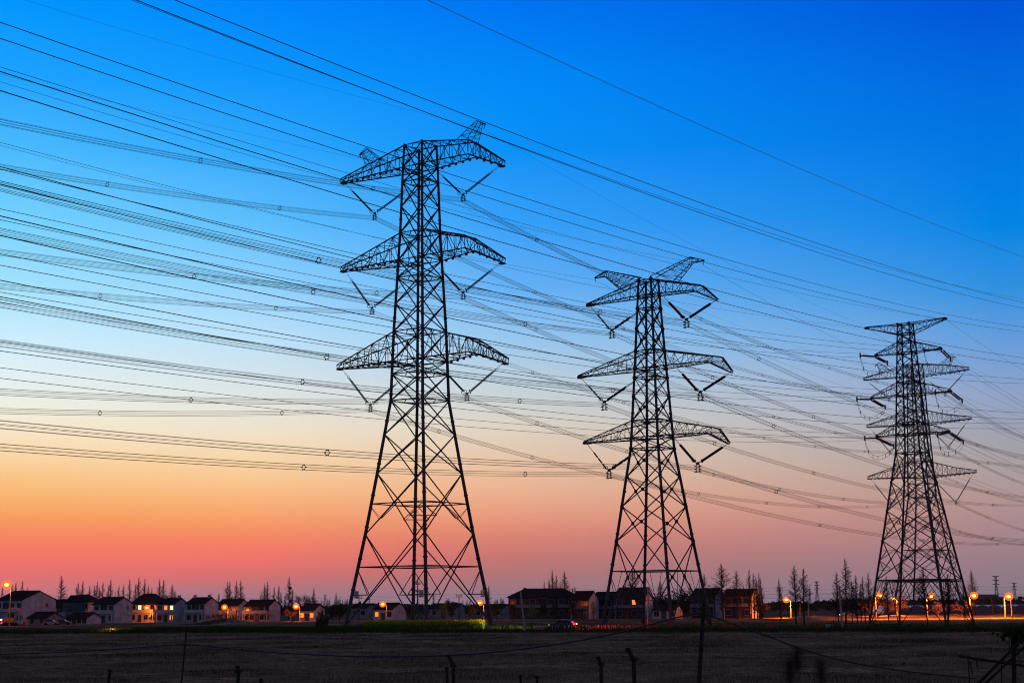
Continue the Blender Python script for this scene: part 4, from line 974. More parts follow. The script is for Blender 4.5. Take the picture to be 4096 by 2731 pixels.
MID = [(2178, 2323, 16, 560), (2197, 2312, 18, 545), (2209, 2275, 20, 520), (2223, 2297, 22, 540), (2243, 2340, 16, 550), (2258, 2283, 36, 530), (2299, 2340, 14, 560), (1954, 2338, 16, 520),
 (2500, 2318, 18, 540), (2530, 2268, 50, 500), (2642, 2320, 34, 520), (2760, 2330, 30, 520), (2815, 2292, 30, 500), (2886, 2252, 62, 380), (2944, 2278, 36, 400), (2975, 2335, 12, 520), (2993, 2273, 24, 410), (3011, 2288, 20, 420), (3024, 2300, 14, 430), (3033, 2287, 18, 425), (3041, 2305, 18, 430)]
MW = ['first of four above the wide hip-roofed house', 'second of four above the wide hip-roofed house', 'highest above the wide hip-roofed house', 'right beside the highest above the wide hip roof', 'short one left of the bushy lone tree on the hip roof', 'bushy lone one above the right end of the wide hip roof', 'tiny one beside the rooftop power pole', 'small one just right of the tallest pylon foot',
 'small one left inside the middle pylon', 'broad one seen through the middle pylon', 'wide low one through the centre of the middle pylon', 'low one right inside the middle pylon', 'one touching the right leg of the middle pylon', 'widest fan-shaped one right of the middle pylon', 'slim one right of the widest fan-shaped one', 'tiny one between the slim tree and the cluster', 'leftmost of the close cluster above the dark house', 'second of the close cluster above the dark house', 'thin third of the close cluster above the dark house', 'fourth of the close cluster above the dark house', 'rightmost of the close cluster above the dark house']
for (px, ty, w, D), s in zip(MID, MW): cone_tree(px, ty, D, 'bare conical tree, ' + s, 'bare conical trees around the central houses', w, 3 if w > 30 else None)
RT = [(3113, 2310, 22, 340), (3174, 2257, 40, 300), (3208, 2270, 44, 300), (3345, 2285, 36, 300), (3372, 2231, 44, 232), (3402, 2316, 26, 320), (3421, 2297, 30, 315), (3440, 2333, 20, 330), (3452, 2301, 24, 315), (3468, 2288, 30, 320), (3546, 2300, 26, 330),
 (3697, 2262, 50, 226), (3782, 2290, 44, 222), (3884, 2275, 28, 420), (3851, 2330, 26, 360)]
RW = ['behind the first right-hand street lamp', 'left of a close pair right of the village', 'right of a close pair right of the village', 'left in the grove before the angle-steel pylon', 'crooked and tallest in the grove, trunk lit at the road bank', 'third in the grove before the angle-steel pylon', 'fourth in the grove before the angle-steel pylon', 'thin fifth in the grove before the angle-steel pylon', 'sixth in the grove before the angle-steel pylon', 'rightmost of the grove, touching the left leg of the angle-steel pylon', 'inside the left part of the angle-steel pylon', 'on the bank before the middle of the angle-steel pylon', 'on the bank before the right side of the angle-steel pylon', 'alone behind the lamp right of the angle-steel pylon', 'small one inside the right leg of the angle-steel pylon']
for (px, ty, w, D), s in zip(RT, RW): cone_tree(px, ty, D, 'bare conical tree %s' % s, 'bare roadside trees on the right', w, base=0.4 if D < 240 else 0)
FARX = [1286, 1296, 1309, 1316, 1337, 1349, 1356, 1362, 1371, 1380, 1386, 1392, 2002, 2008, 1978, 1984, 2013, 1990, 1850, 1868, 1880, 1240, 990, 1010]
for i, px in enumerate(FARX):
    ty = 2398 - (px*31 % 9) - (8 if px in (2002, 1362) else 0)
    cone_tree(px, ty, 900, 'small far bare conical tree on the horizon near the tallest pylon', 'small far conical trees on the horizon', 11)
def bushy(seed, H, spread, n0=7, depth=4, bm=M['bark'], tm=M['twig']):
    r = random.Random(seed); tb = MB(); cb = MB()
    tb.tube((0, 0, 0), (0, 0, H*0.3), H*0.022, H*0.016, n=7)
    def grow(p, d, L, rad, lv):
        q = p + d*L; m = (p+q)/2 + Vector((r.gauss(0, .04), r.gauss(0, .04), r.gauss(0, .02)))*L
        (tb if lv < 1 else cb).path([p, m, q], rad, 4 if lv < 2 else 3, r2=rad*0.6)
        if lv >= depth: return
        for _ in range(4 if lv < 2 else 5):
            e = (d + Vector((r.gauss(0, .6), r.gauss(0, .6), r.gauss(0.05, .45)))*spread).normalized(); grow(p.lerp(q, r.uniform(0.45, 1)), e, L*r.uniform(0.5, 0.75), rad*0.55, lv+1)
    for i in range(n0):
        a = 2*math.pi*i/n0+r.uniform(-.3, .3); d = Vector((math.cos(a)*spread, math.sin(a)*spread, r.uniform(0.5, 1.1))).normalized(); grow(Vector((0, 0, H*r.uniform(0.2, 0.3))), d, H*0.27, H*0.011, 0)
    return tb.mesh('trunk', bm), cb.mesh('crown', tm)
BT = bushy(3, 1.0, 1.0); BU = bushy(8, 1.0, 0.75, 6, 4, M['lit_twig'], M['lit_twig'])
def bush_tree(name, px, by_h, D, label, pr, cat='tree', grp=None, w=1.0):
    root = thing(name, label, cat, (gx(px, D), D, 0), px, grp)
    for nm, me in (('trunk', pr[0]), ('crown', pr[1])): o = bpy.data.objects.new(nm, me); put(o, root); o.scale = (by_h*w, by_h*w, by_h)
bush_tree('broad_bare_tree', 1213, 12.2, 500, 'broad round-crowned bare tree towering behind the fourth street lamp', BT, w=0.95)
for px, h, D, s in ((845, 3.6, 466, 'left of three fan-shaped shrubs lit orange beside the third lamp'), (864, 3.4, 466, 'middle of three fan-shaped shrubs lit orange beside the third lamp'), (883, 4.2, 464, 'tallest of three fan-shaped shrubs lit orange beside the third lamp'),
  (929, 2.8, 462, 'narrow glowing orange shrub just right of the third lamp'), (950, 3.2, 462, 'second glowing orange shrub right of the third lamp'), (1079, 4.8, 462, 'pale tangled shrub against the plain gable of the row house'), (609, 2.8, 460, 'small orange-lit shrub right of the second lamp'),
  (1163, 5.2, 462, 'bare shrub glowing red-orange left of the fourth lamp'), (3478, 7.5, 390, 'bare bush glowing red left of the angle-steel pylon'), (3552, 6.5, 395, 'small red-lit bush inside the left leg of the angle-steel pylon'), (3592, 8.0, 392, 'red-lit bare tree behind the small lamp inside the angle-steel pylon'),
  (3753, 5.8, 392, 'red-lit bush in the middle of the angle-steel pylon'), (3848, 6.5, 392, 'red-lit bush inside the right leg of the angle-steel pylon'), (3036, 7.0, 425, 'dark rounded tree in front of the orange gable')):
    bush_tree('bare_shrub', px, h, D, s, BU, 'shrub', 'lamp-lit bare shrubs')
def leafy(seed, n, rx, rz, q, mat):
    r = random.Random(seed); mb = MB(); cl = [Vector((r.gauss(0, .45)*rx, r.gauss(0, .45)*rx, r.uniform(-.8, .8)*rz)) for _ in range(26)]
    for _ in range(n):
        c = r.choice(cl); p = c + Vector((r.gauss(0, .2)*rx, r.gauss(0, .2)*rx, r.gauss(0, .16)*rz)); a = Vector((r.gauss(0, 1), r.gauss(0, 1), r.gauss(0, 1))).normalized()*q; b = a.cross(Vector((r.gauss(0, 1), r.gauss(0, 1), r.gauss(0, 1)))).normalized()*q*0.7
        mb.quad(p-a-b, p+a-b, p+a+b, p-a+b)
    return mb.mesh('crown', mat)
LFm = [leafy(1, 1500, 1, 1, 0.06, M['leaf']), leafy(2, 1500, 1, 1, 0.055, M['leaf']), leafy(3, 900, 1, 1, 0.05, M['leafl'])]
TRm = MB(); TRm.tube((0, 0, 0), (0, 0, 1), 0.03, 0.018, n=6); TRm.tube((0, 0, 0.5), (0.2, 0.1, 0.95), 0.015, 0.008, n=5); TRm.tube((0, 0, 0.45), (-0.2, 0.0, 0.9), 0.015, 0.008, n=5); TRm = TRm.mesh('trunk', M['bark'])
def leaf_tree(px, top, D, w, label, grp, k=0, name='leafy_tree', cat='tree', trunk=True, cz=0.62):
    h = at(px, top, D).z; root = thing(name, label, cat, (gx(px, D), D, 0), px*1.7, grp)
    if trunk: o = bpy.data.objects.new('trunk', TRm); put(o, root); o.scale = (h*0.9, h*0.9, h*0.7)
    o = bpy.data.objects.new('crown', LFm[k]); put(o, root, (0, 0, h*cz)); rw = w/(FOC/D)/2; o.scale = (rw/1.15, rw/1.15, h*(1-cz)/1.05)
for px, ty, D, w, s in ((2052, 2410, 440, 30, 'before the left end of the wide hip-roofed house'), (2128, 2415, 440, 36, 'second along the wide hip-roofed house'), (2175, 2408, 442, 26, 'third along the wide hip-roofed house'), (2222, 2406, 440, 24, 'fourth along the wide hip-roofed house'), (2373, 2402, 440, 26, 'before the pale gable left of the middle pylon'),
  (2292, 2405, 445, 22, 'between the two houses left of the middle pylon'), (1778, 2410, 450, 46, 'largest pale one between the right legs of the tallest pylon'), (1808, 2416, 440, 34, 'right of the largest pale one inside the tallest pylon'), (1650, 2415, 450, 34, 'beside the far leg of the tallest pylon'), (1885, 2418, 445, 36, 'left of the lamp by the tallest pylon\'s right foot'),
  (1985, 2420, 450, 44, 'right of the right foot of the tallest pylon'), (1358, 2415, 450, 40, 'outside the left leg of the tallest pylon'), (1330, 2425, 445, 30, 'left of two near the left leg of the tallest pylon')):
    leaf_tree(px, ty, D, w, 'small dark round leafy tree ' + s, 'small leafy trees before the houses', 2 if px in (1778, 2128, 2373) else 1)
for px, ty, D, w, s in ((1272, 2458, 330, 20, 'shorter left one'), (1287, 2434, 328, 26, 'tallest middle one'), (1304, 2455, 330, 26, 'shorter right one')):
    leaf_tree(px, ty, D, w, 'black evergreen shrub left of the tallest pylon, %s of a clump of three' % s, 'black evergreen clump', 0, 'evergreen_shrub', 'shrub', False, 0.45)
for px, ty, D, w, s in ((2705, 2358, 520, 70, 'left part of the dark grove behind the middle pylon'), (2655, 2372, 525, 60, 'far left of the dark grove behind the middle pylon'), (2745, 2366, 520, 60, 'centre of the dark grove behind the middle pylon'), (2780, 2375, 500, 40, 'right end of the dark grove behind the middle pylon'), (3040, 2372, 415, 36, 'dense dark one by the orange gable'),
  (1795, 2395, 560, 50, 'domed one on the horizon inside the tallest pylon'), (210, 2395, 560, 60, 'low one between the left edge house and the balcony villa')):
    leaf_tree(px, ty, D, w, 'dark evergreen tree, ' + s, 'dark evergreen trees', 0, cz=0.5)
# far woods
mb = MB(); rr_ = random.Random(2)
for _ in range(26000):
    D = rr_.uniform(780, 1250); px = rr_.uniform(-300, 4400); x = (px-2048)/FOC*D
    hh = 4.2 + 2.4*noise(x*0.12, D*0.02) + 1.6*noise(x*0.5, D*.1) + (1.5 if 3230 < px < 3500 else 0); z = rr_.uniform(0, 1)**0.7*hh
    if z < 0: continue
    a = Vector((rr_.gauss(0, 1), rr_.gauss(0, 1), rr_.gauss(0, 1))).normalized()*0.75; b = a.cross(Vector((rr_.gauss(0, 1), rr_.gauss(0, 1), rr_.gauss(0, 1)))).normalized()*0.6; p = Vector((x, D, max(z, 0.3)))
    mb.quad(p-a-b, p+a-b, p+a+b, p-a+b)
tag(mb.build('far_woods', M['leaf']), 'dark band of far woods along the whole horizon', 'woods', kind='stuff')

# ------------------------------------------------------------------ traffic, posts and poles on the road bank
cx = gx(2252, 243.5); cdir = math.atan2(9.5, -20)
car = thing('car', 'dark car seen from behind with glowing red tail lamps on the road bank', 'car', (cx, 245.0, 0.46), cdir)
mb = MB(); pr_ = [(-2.15, .35), (-2.2, .75), (-2.05, 1.0), (-1.6, 1.05), (1.0, .98), (1.95, .78), (2.15, .55), (2.1, .3)]
def prism(mb, pr_, w, top=1.0):
    k = len(mb.v); n = len(pr_)
    for s in (-1, 1):
        for x, z in pr_: mb.v.append((x, s*w*(top if z > 1.2 else 1), z))
    for i in range(n): j = (i+1) % n; mb.face(k+i, k+j, k+n+j, k+n+i)
    mb.face(*[k+i for i in range(n)]); mb.face(*[k+n+i for i in range(n-1, -1, -1)])
prism(mb, pr_, 0.86); mb.build('body', M['car'], car)
mb = MB(); prism(mb, [(-1.75, 1.0), (-1.2, 1.45), (0.35, 1.46), (1.05, 1.0)], 0.76, 0.82); mb.build('cabin', M['glass'], car)
for x in (-1.35, 1.35):
    for y in (-0.8, 0.8): mb = MB(); mb.tube((x, y-0.11, 0.32), (x, y+0.11, 0.32), 0.32, n=14); mb.build('wheel', M['black'], car)
for y in (-0.66, 0.66): mb = MB(); mb.box((-2.2, y, 0.8), (0.08, 0.36, 0.22)); mb.build('tail_lamp', M['tail'], car)
mb = MB(); mb.box((-1.72, 0, 1.12), (0.06, 0.5, 0.07)); mb.build('brake_lamp', M['tail'], car)
mb = MB(); mb.box((-2.2, -0.42, 0.8), (0.07, 0.10, 0.16)); mb.build('indicator', M['ambr'], car)
for y in (-0.6, 0.6): mb = MB(); mb.box((2.13, y, 0.62), (0.06, 0.3, 0.14)); mb.build('headlight', M['whitel'], car)
for y in (-0.6, 0.6):
    ld = bpy.data.lights.new('tail_glow', 'SPOT'); ld.energy = 10000; ld.color = (1, 0.02, 0.02); ld.shadow_soft_size = 0.1; ld.spot_size = R(150); ld.spot_blend = 0.6
    lo = bpy.data.objects.new('tail_glow', ld); put(lo, car, (-2.4, y, 0.85)); lo.rotation_euler = (R(58), 0, R(90))
ld = bpy.data.lights.new('head_beam', 'SPOT'); ld.energy = 14000; ld.color = (1, 0.65, 0.3); ld.spot_size = R(100); ld.spot_blend = 0.5; ld.shadow_soft_size = 0.1
lo = bpy.data.objects.new('head_beam', ld); put(lo, car, (2.3, 0, 0.7)); lo.rotation_euler = (R(78), 0, R(-78))
POST = [1900+v/3.92 for v in (945, 965, 980, 993, 1008, 1022, 1038, 1060, 1070, 1105, 1138, 1175, 1212, 1256, 1300, 1405, 1460, 1473, 1516, 1572, 1632, 1687, 1780, 1800, 1812, 1920, 1940, 1980, 2040, 2087, 2103, 2140, 2163, 2192, 2250, 2305)] + [2450+v/3.564 for v in (8, 34, 84, 136, 188, 245, 298)]
pm_ = MB(); pm_.tube((0, 0, 0), (0, 0, 0.62), 0.055, n=8); pm_.cur = 1; pm_.tube((0, 0, 0.62), (0, 0, 0.74), 0.056, n=8); pm_.tube((0, 0, 0.30), (0, 0, 0.40), 0.058, n=8)
pmesh = pm_.mesh('marker_post', [M['white'], M['red']])
for i, px in enumerate(POST):
    D0 = 236.0
    for _ in range(6): D0 = edge_y(gx(px, D0)) + (4.6 if i % 4 == 1 and px < 2400 else 1.6)
    o = bpy.data.objects.new('marker_post', pmesh); put(o, None, (gx(px, D0), D0, 0.41)); o.scale = (1, 1, 0.85+0.3*((i*37) % 10)/10)
    nth = ['first', 'second', 'third'][i] if i < 3 else '%dth' % (i+1)
    tag(o, 'short white roadside marker post with red bands, %s from the left' % nth, 'marker post', 'marker posts along the road')
def util_pole(name, px0, py0, px1, D, label, mat='conc', r=0.15, cross=0, bands=False, grp=None, z0=0.0):
    a = at(px0, py0, D); b = Vector((gx(px1, D), D, z0)); root = thing(name, label, 'pole', b, 0, grp)
    mb = MB(); mb.tube((0, 0, 0), a-b, r*1.15, r*0.75, n=9); sh = mb.build('shaft', M[mat], root)
    for k in range(cross):
        z = (a-b)*(0.985-0.07*k); mb = MB(); mb.box((z.x, 0, z.z), (1.9, 0.12, 0.12)); c = mb.build('crossarm', M['hard'], root)
        for dx in (-0.85, 0, 0.85): mb = MB(); mb.tube((z.x+dx, 0, z.z+0.05), (z.x+dx, 0, z.z+0.35), 0.07, n=6); mb.build('insulator', M['hard'], c)
    if bands:
        for f in (0.12, 0.16, 0.20): mb = MB(); mb.tube((a-b)*f, (a-b)*(f+0.018), r*1.2, n=9); mb.build('band', M['red'], root)
    return a
util_pole('concrete_pole', 2082, 2362, 2098, 238.5, 'pale leaning concrete pole on the bank between the tallest and middle pylons', z0=0.4)
util_pole('concrete_pole', 2592, 2345, 2590, 235.5, 'pale concrete pole with red bands in front of the middle pylon', bands=True, z0=0.4, r=0.13)
util_pole('concrete_pole', 3357, 2340, 3366, 222.5, 'concrete pole beside the crooked tallest roadside tree', z0=0.4, mat='conc')
util_pole('timber_pole', 3965, 2390, 3974, 400, 'short leaning brown pole between the two rightmost lamps', 'wood', 0.16)
for px, ty, D, s in ((3125, 2375, 420, 'left of a dark pair by the first right-hand lamp'), (3201, 2376, 430, 'between the close pair of trees right of the village'), (3233, 2407, 440, 'short and orange-lit at the far right road')):
    util_pole('timber_pole', px, ty, px, D, 'thin dark pole ' + s, 'wood', 0.15)
UP = [(210, 2400), (650, 2384), (968, 2390), (1060, 2383), (1436, 2384), (1836, 2378), (2290, 2354), (2728, 2353), (3120, 2350), (3500, 2348), (3900, 2346), (4250, 2330)]
ups = []
for i, (px, ty) in enumerate(UP):
    D = 505 - i*6; s = ['far left above the annexe', 'behind the chimneyed house', 'behind the long row house', 'orange-lit by the row house', 'left of the tallest pylon foot', 'inside the tallest pylon, right side', 'on the skyline at the right end of the wide hip roof', 'behind the middle pylon', 'right of the village', 'behind the angle-steel pylon', 'just outside the right leg of the angle-steel pylon', 'beyond the right edge'][i]
    ups.append((util_pole('utility_pole', px, ty, px, D, 'village power pole, ' + s, 'conc' if i == 3 else 'wood', 0.16, 2, grp='village power poles')))
for i in range(len(ups)-1):
    for j, dz in enumerate((0.3, -0.45)):
        a, b = ups[i], ups[i+1]; mb = MB(); pts = []
        for k in range(17): f = k/16; p = a.lerp(b, f); p.z += dz - 4*f*(1-f)*(0.9+0.3*j); pts.append(p-a)
        mb.path(pts, 0.022, 3); tag(mb.build('overhead_line', M['wire'], None, a), 'thin %s village power line, span %s from the left' % ('upper' if j == 0 else 'lower', ['first', '2nd', '3rd'][i] if i < 3 else '%dth' % (i+1)), 'power line', 'village power lines')
for j, (ya, yb, yc) in enumerate(((2376, 2374, 2376), (2386, 2383, 2384), (2392, 2391, 2390))):
    A_ = at(3000, ya, 700); mb = MB(); mb.path([at(px, y, 700)-A_ for px, y in ((3000, ya), (3300, (ya+yb)/2+1), (3600, yb), (3900, (yb+yc)/2+1), (4300, yc))], 0.05, 3)
    tag(mb.build('overhead_line', M['wire'], None, A_), '%s of three faint far power lines across the right horizon' % ('uppermost', 'middle', 'lowest')[j], 'power line', 'far power lines on the right')

# ------------------------------------------------------------------ far pylons, mast, factory, greenhouses
def far_pylon(px, ty, D, label, arms=3):
    top = at(px, ty, D); h = top.z; w = h*0.085; root = thing('far_pylon', label, 'pylon', (top.x, D, 0), ARM_RZ, 'far pylons on the horizon')
    P = [(h, w*0.22), (h*0.6, w*0.34), (0, w)]; rr = h*0.006
    for c in CORN: mb = MB(); mb.path([pt(c, prof(P, z), z) for z in (h, h*0.6, 0)], rr, 4); mb.build('leg', M['angle'], root)
    mb = MB(); body(mb, P, [h*f for f in (1, .9, .8, .7, .6, .5, .38, .22, 0.0)], [h, h*.6, h*.22], rr*0.6, rr*0.6, rr)
    mb.build('bracing', M['angle'], root)
    for k in range(arms):
        z = h*(0.99-0.13*k); mb = MB()
        for s in (-1, 1): girder(mb, [[(s*w*.2, -w*.2, z), (s*w*.2, w*.2, z), (s*w*.2, -w*.2, z-h*.03), (s*w*.2, w*.2, z-h*.03)], [(s*h*0.12, 0, z), (s*h*0.12, 0.1, z), (s*h*.12, 0, z-.1), (s*h*.12, 0.1, z-.1)]], [3], rr*0.8, rr*0.5)
        mb.build('crossarm', M['angle'], root)
for px, ty, D, s in ((1300, 2377, 1500, 'faint one left of the tallest pylon, above small far trees'), (1477, 2388, 1500, 'faint one just inside the left leg of the tallest pylon'), (1734, 2372, 1400, 'faint one inside the right side of the tallest pylon'), (2098, 2349, 1300, 'tip peeping over the wide hip roof'),
  (3266, 2324, 1250, 'larger of two between the roadside trees'), (3238, 2354, 1700, 'smaller of two between the roadside trees'), (3982, 2302, 1250, 'taller of two near the right edge'), (4056, 2330, 1400, 'shorter of two near the right edge')):
    far_pylon(px, ty, D, 'far hazy pylon, ' + s)
top = at(1671, 2310, 800); root = thing('telecom_mast', 'slender telecom mast with ring platforms inside the tallest pylon', 'mast', (top.x, 800, 0))
mb = MB(); mb.tube((0, 0, 0), (0, 0, top.z), 0.55, 0.22, n=8); mb.build('shaft', M['hard'], root)
for f in (0.82, 0.62):
    mb = MB(); mb.ring((0, 0, top.z*f), (0, 0, 1), 1.3, 0.09, 12, 4)
    for a in range(6): mb.tube((0, 0, top.z*f), (1.3*math.cos(a*1.047), 1.3*math.sin(a*1.047), top.z*f), 0.06, n=3); mb.box((1.3*math.cos(a*1.047), 1.3*math.sin(a*1.047), top.z*f+0.5), (0.3, 0.2, 1.3))
    mb.build('antenna_ring', M['hard'], root)
root = thing('factory', 'pale hazy factory block on the right horizon', 'factory', (gx(3950, 1400), 1400, 0))
mb = MB(); mb.box((0, 0, 5), (15, 20, 10)); mb.build('wall', M['hazy'], root); mb = MB(); mb.box((-4, 0, 6), (34, 16, 4.2)); mb.build('wing', M['hazy'], root); mb = MB(); mb.box((0, 0, 10.2), (15.6, 20.6, 0.4)); mb.build('roof', M['roof'], root)
mb = MB()
for i in range(6): mb.box((-5.5+i*2.2, -10.05, 7.6), (1.3, 0.1, 1.2))
mb.build('window', M['glass'], root)
tm_ = MB(); em_ = MB(); n_ = 12
for k in range(n_+1):
    a = math.pi*k/n_; x, z = -3.3*math.cos(a), 2.9*math.sin(a)**0.8; tm_.v += [(x, 0, z), (x, 40, z)]
for k in range(n_): tm_.face(2*k, 2*k+2, 2*k+3, 2*k+1)
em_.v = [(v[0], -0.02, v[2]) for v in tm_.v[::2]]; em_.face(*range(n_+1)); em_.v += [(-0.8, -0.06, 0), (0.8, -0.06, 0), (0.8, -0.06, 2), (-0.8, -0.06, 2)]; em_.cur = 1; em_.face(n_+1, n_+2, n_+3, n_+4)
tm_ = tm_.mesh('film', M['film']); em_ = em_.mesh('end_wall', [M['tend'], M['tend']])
for i in range(15):
    px = 3570+i*52; o = thing('polytunnel', 'white arched polytunnel in the row behind the angle-steel pylon, %s from the left' % (['first', '2nd', '3rd'][i] if i < 3 else '%dth' % (i+1)), 'greenhouse', (gx(px, 560), 560+(i % 3), 0), -0.12, 'polytunnels in a row')
    put(bpy.data.objects.new('film', tm_), o); put(bpy.data.objects.new('end_wall', em_), o)

# ------------------------------------------------------------------ excavator and parked cars, lower left
p = at(38, 2495, 412); ex = thing('excavator', 'orange excavator with raised bent arm at the left edge', 'excavator', (p.x, 412, 0))
for y in (-1.1, 1.1): mb = MB(); mb.box((0, y, 0.45), (3.8, 0.55, 0.85), top=0.85); mb.build('track', M['black'], ex)
mb = MB(); mb.box((-0.2, 0, 1.6), (3.0, 2.4, 1.2)); mb.build('body', M['orange'], ex)
mb = MB(); mb.box((0.5, -0.6, 2.7), (1.4, 1.1, 1.5)); mb.build('cab', M['glass'], ex)
mb = MB(); mb.path([(0.8, 0.4, 1.8), (-0.6, 0.4, 3.6), (-0.3, 0.4, 4.9)], 0.30, 4); mb.build('boom', M['orange'], ex)
mb = MB(); mb.path([(-0.4, 0.4, 4.7), (1.6, 0.4, 4.75), (2.7, 0.4, 4.2), (3.0, 0.4, 2.9)], 0.24, 4, r2=0.18); mb.build('stick', M['orange'], ex)
mb = MB(); mb.box((2.9, 0.4, 2.2), (0.9, 1.0, 1.0), top=0.7); mb.build('bucket', M['hard'], ex)
def parked(px, D, label, mat):
    r_ = thing('parked_car', label, 'car', (gx(px, D), D, 0), 0.15, 'cars parked by the sheds')
    mb = MB(); prism(mb, pr_, 0.86); mb.build('body', M[mat], r_); mb = MB(); prism(mb, [(-1.75, 1.0), (-1.2, 1.45), (0.35, 1.46), (1.05, 1.0)], 0.76, 0.82); mb.build('cabin', M['glass'], r_)
    for x in (-1.35, 1.35):
        for y in (-0.8, 0.8): mb = MB(); mb.tube((x, y-0.11, 0.32), (x, y+0.11, 0.32), 0.32, n=10); mb.build('wheel', M['black'], r_)
parked(206, 420, 'silvery car parked before the leftmost farm shed', 'silver'); parked(254, 424, 'dark car parked between the two farm sheds', 'car')
root = thing('awning_stall', 'blue canopy with white, green and red lights at the left edge', 'stall', (gx(4, 420), 420, 0))
mb = MB(); mb.v = [(-1.6, -1.6, 2.2), (1.6, -1.6, 2.2), (1.6, 1.6, 2.2), (-1.6, 1.6, 2.2), (0, 0, 3.2)]
for k in range(4): mb.face(k, (k+1) % 4, 4)
mb.build('canopy', M['blue'], root)
for sx3 in (-1.5, 1.5): mb = MB(); mb.tube((sx3, -1.5, 0), (sx3, -1.5, 2.2), 0.06, n=5); mb.build('post', M['hard'], root)
for mt, x, z in (('whitel', 0.7, 1.6), ('green', 0.1, 0.6), ('tail', 0.9, 0.7)): mb = MB(); mb.blob((x, -1.6, z), 0.25, 0.12, 0.22, 6, 5); mb.build('light', M[mt], root)
mb = MB(); mb.box((0, 0, 0.5), (1.3, 0.6, 1.0)); tag(mb.build('crate', M['orange'], None, Vector((gx(104, 415), 415, 0))), 'orange crate right of the excavator', 'crate')
# ------------------------------------------------------------------ weeds and reeds on the bank
def weed_mesh(seed, n=70, h=1.0):
    r = random.Random(seed); mb = MB()
    for _ in range(n):
        a = r.uniform(0, 6.28); rad = r.uniform(0, 0.5); p = Vector((math.cos(a)*rad, math.sin(a)*rad, r.uniform(0.1, 1)*h*(1-rad*0.6))); d = Vector((math.cos(a+r.gauss(0, .5)), math.sin(a+r.gauss(0, .5)), r.uniform(0.1, .9))).normalized()*0.2; s = d.cross(Vector((0, 0, 1))).normalized()*0.09
        mb.quad(p, p+d*0.5+s, p+d, p+d*0.5-s)
    return mb.mesh('broadleaf_weed', M['leafl'])
WM = [weed_mesh(1), weed_mesh(2), weed_mesh(3, 50)]
WX = [(3335, 1.5), (3352, 1.0), (3420, 0.9), (3445, 0.9), (3492, 1.4), (3522, 1.1), (3540, 1.0), (3712, 0.9), (3735, 0.9), (3768, 0.9), (3796, 0.8), (3926, 0.9), (2105, 0.8), (2120, 0.7), (2195, 0.8), (2375, 1.1), (2660, 1.0), (2872, 1.3), (2985, 0.8), (1900, 0.9), (2062, 0.6)]
for i, (px, h) in enumerate(WX):
    D0 = 230
    for _ in range(6): D0 = edge_y(gx(px, D0)) + 1.3
    o = bpy.data.objects.new('broadleaf_weed', WM[i % 3]); put(o, None, (gx(px, D0), D0, 0.35), px); o.scale = (h, h, h*1.1)
    tag(o, 'leafy green weed on the road bank, %s from the left of such weeds' % (['first', '2nd', '3rd'][sorted(w[0] for w in WX).index(px)] if sorted(w[0] for w in WX).index(px) < 3 else '%dth' % (sorted(w[0] for w in WX).index(px)+1)), 'weed', 'leafy weeds on the bank')
for x0, x1, s in ((2560, 2640, 'under the middle pylon beside the banded pole'), (2890, 2985, 'right of the big tilted post'), (3060, 3120, 'below the first right-hand lamp'), (3165, 3290, 'largest, left of the pale slab'), (3828, 3862, 'small one right of the roadside trees'), (3925, 3998, 'near the right edge of the bank')):
    D0 = 230
    for _ in range(6): D0 = edge_y(gx((x0+x1)/2, D0)) + 2
    hw = (x1-x0)/2/(FOC/D0); mb = MB()
    for _ in range(int(hw*45)):
        x = random.uniform(-hw, hw); y = random.uniform(-0.6, 0.8); L = random.uniform(0.6, 1.5); a = random.gauss(-0.5, 0.6); e = Vector((x+L*math.sin(a), y+random.gauss(0, .2), L*math.cos(a)*0.9)); mb.tube((x, y, 0), e, 0.018, 0.01, n=3, cap=False)
    tag(mb.build('reed_clump', M['reed'], None, Vector((gx((x0+x1)/2, D0), D0, 0.38))), 'clump of dry reddish reeds on the bank, ' + s, 'reeds', 'dry reed clumps')
D0 = 223.5; mb = MB(); mb.box((0, 0, 0.4), (0.95, 0.14, 0.85), top=0.8); o = mb.build('concrete_slab', M['conc'], None, Vector((gx(3310, D0), D0, 0.4))); o.rotation_euler = (-0.3, 0.18, 0.1); tag(o, 'pale tilted concrete slab standing among weeds on the bank', 'slab')

# ------------------------------------------------------------------ near fence, poles and cables
def post(px0, py0, px1, D, r, label, bend=None, mat='wood'):
    a = at(px0, py0, D); b = Vector((gx(px1, D), D, -0.1)); mb = MB(); pts = [Vector((0, 0, 0))]
    if bend: pts.append(at(bend[0], bend[1], D)-b)
    pts.append(a-b); mb.path(pts, r, 8, r2=r*0.9)
    mb.tube(a-b-Vector((0, 0, 0.05)), a-b+Vector((0, 0, 0.03)), r*1.25, n=8)
    if bend: mb.box(tuple(at(bend[0], bend[1], D)-b), (r*3.2, r*2.2, r*1.5))
    tag(mb.build('fence_post', M[mat], None, b), label, 'post', 'near fence posts')
post(440, 2680, 425, 45, 0.05, 'near fence post at the bottom left, pale-edged and slightly leaning')
post(950, 2664, 958, 45, 0.055, 'near fence post with a small clamp, left of the bottom centre', bend=(953, 2684))
post(1044, 2716, 1048, 45, 0.05, 'lowest near fence post tip at the bottom edge, beside the clamped post')
post(1794, 2620, 1813, 44, 0.055, 'bent-topped near fence post at the bottom centre', bend=(1813, 2662))
post(1787, 2668, 1800, 46, 0.05, 'shorter dark stake close behind the bent-topped centre post')
post(2392, 2628, 2402, 44, 0.06, 'bent-topped near fence post left of a taller one', bend=(2404, 2655))
post(2512, 2594, 2536, 44, 0.065, 'tallest bent-topped near fence post right of the centre', bend=(2534, 2636))
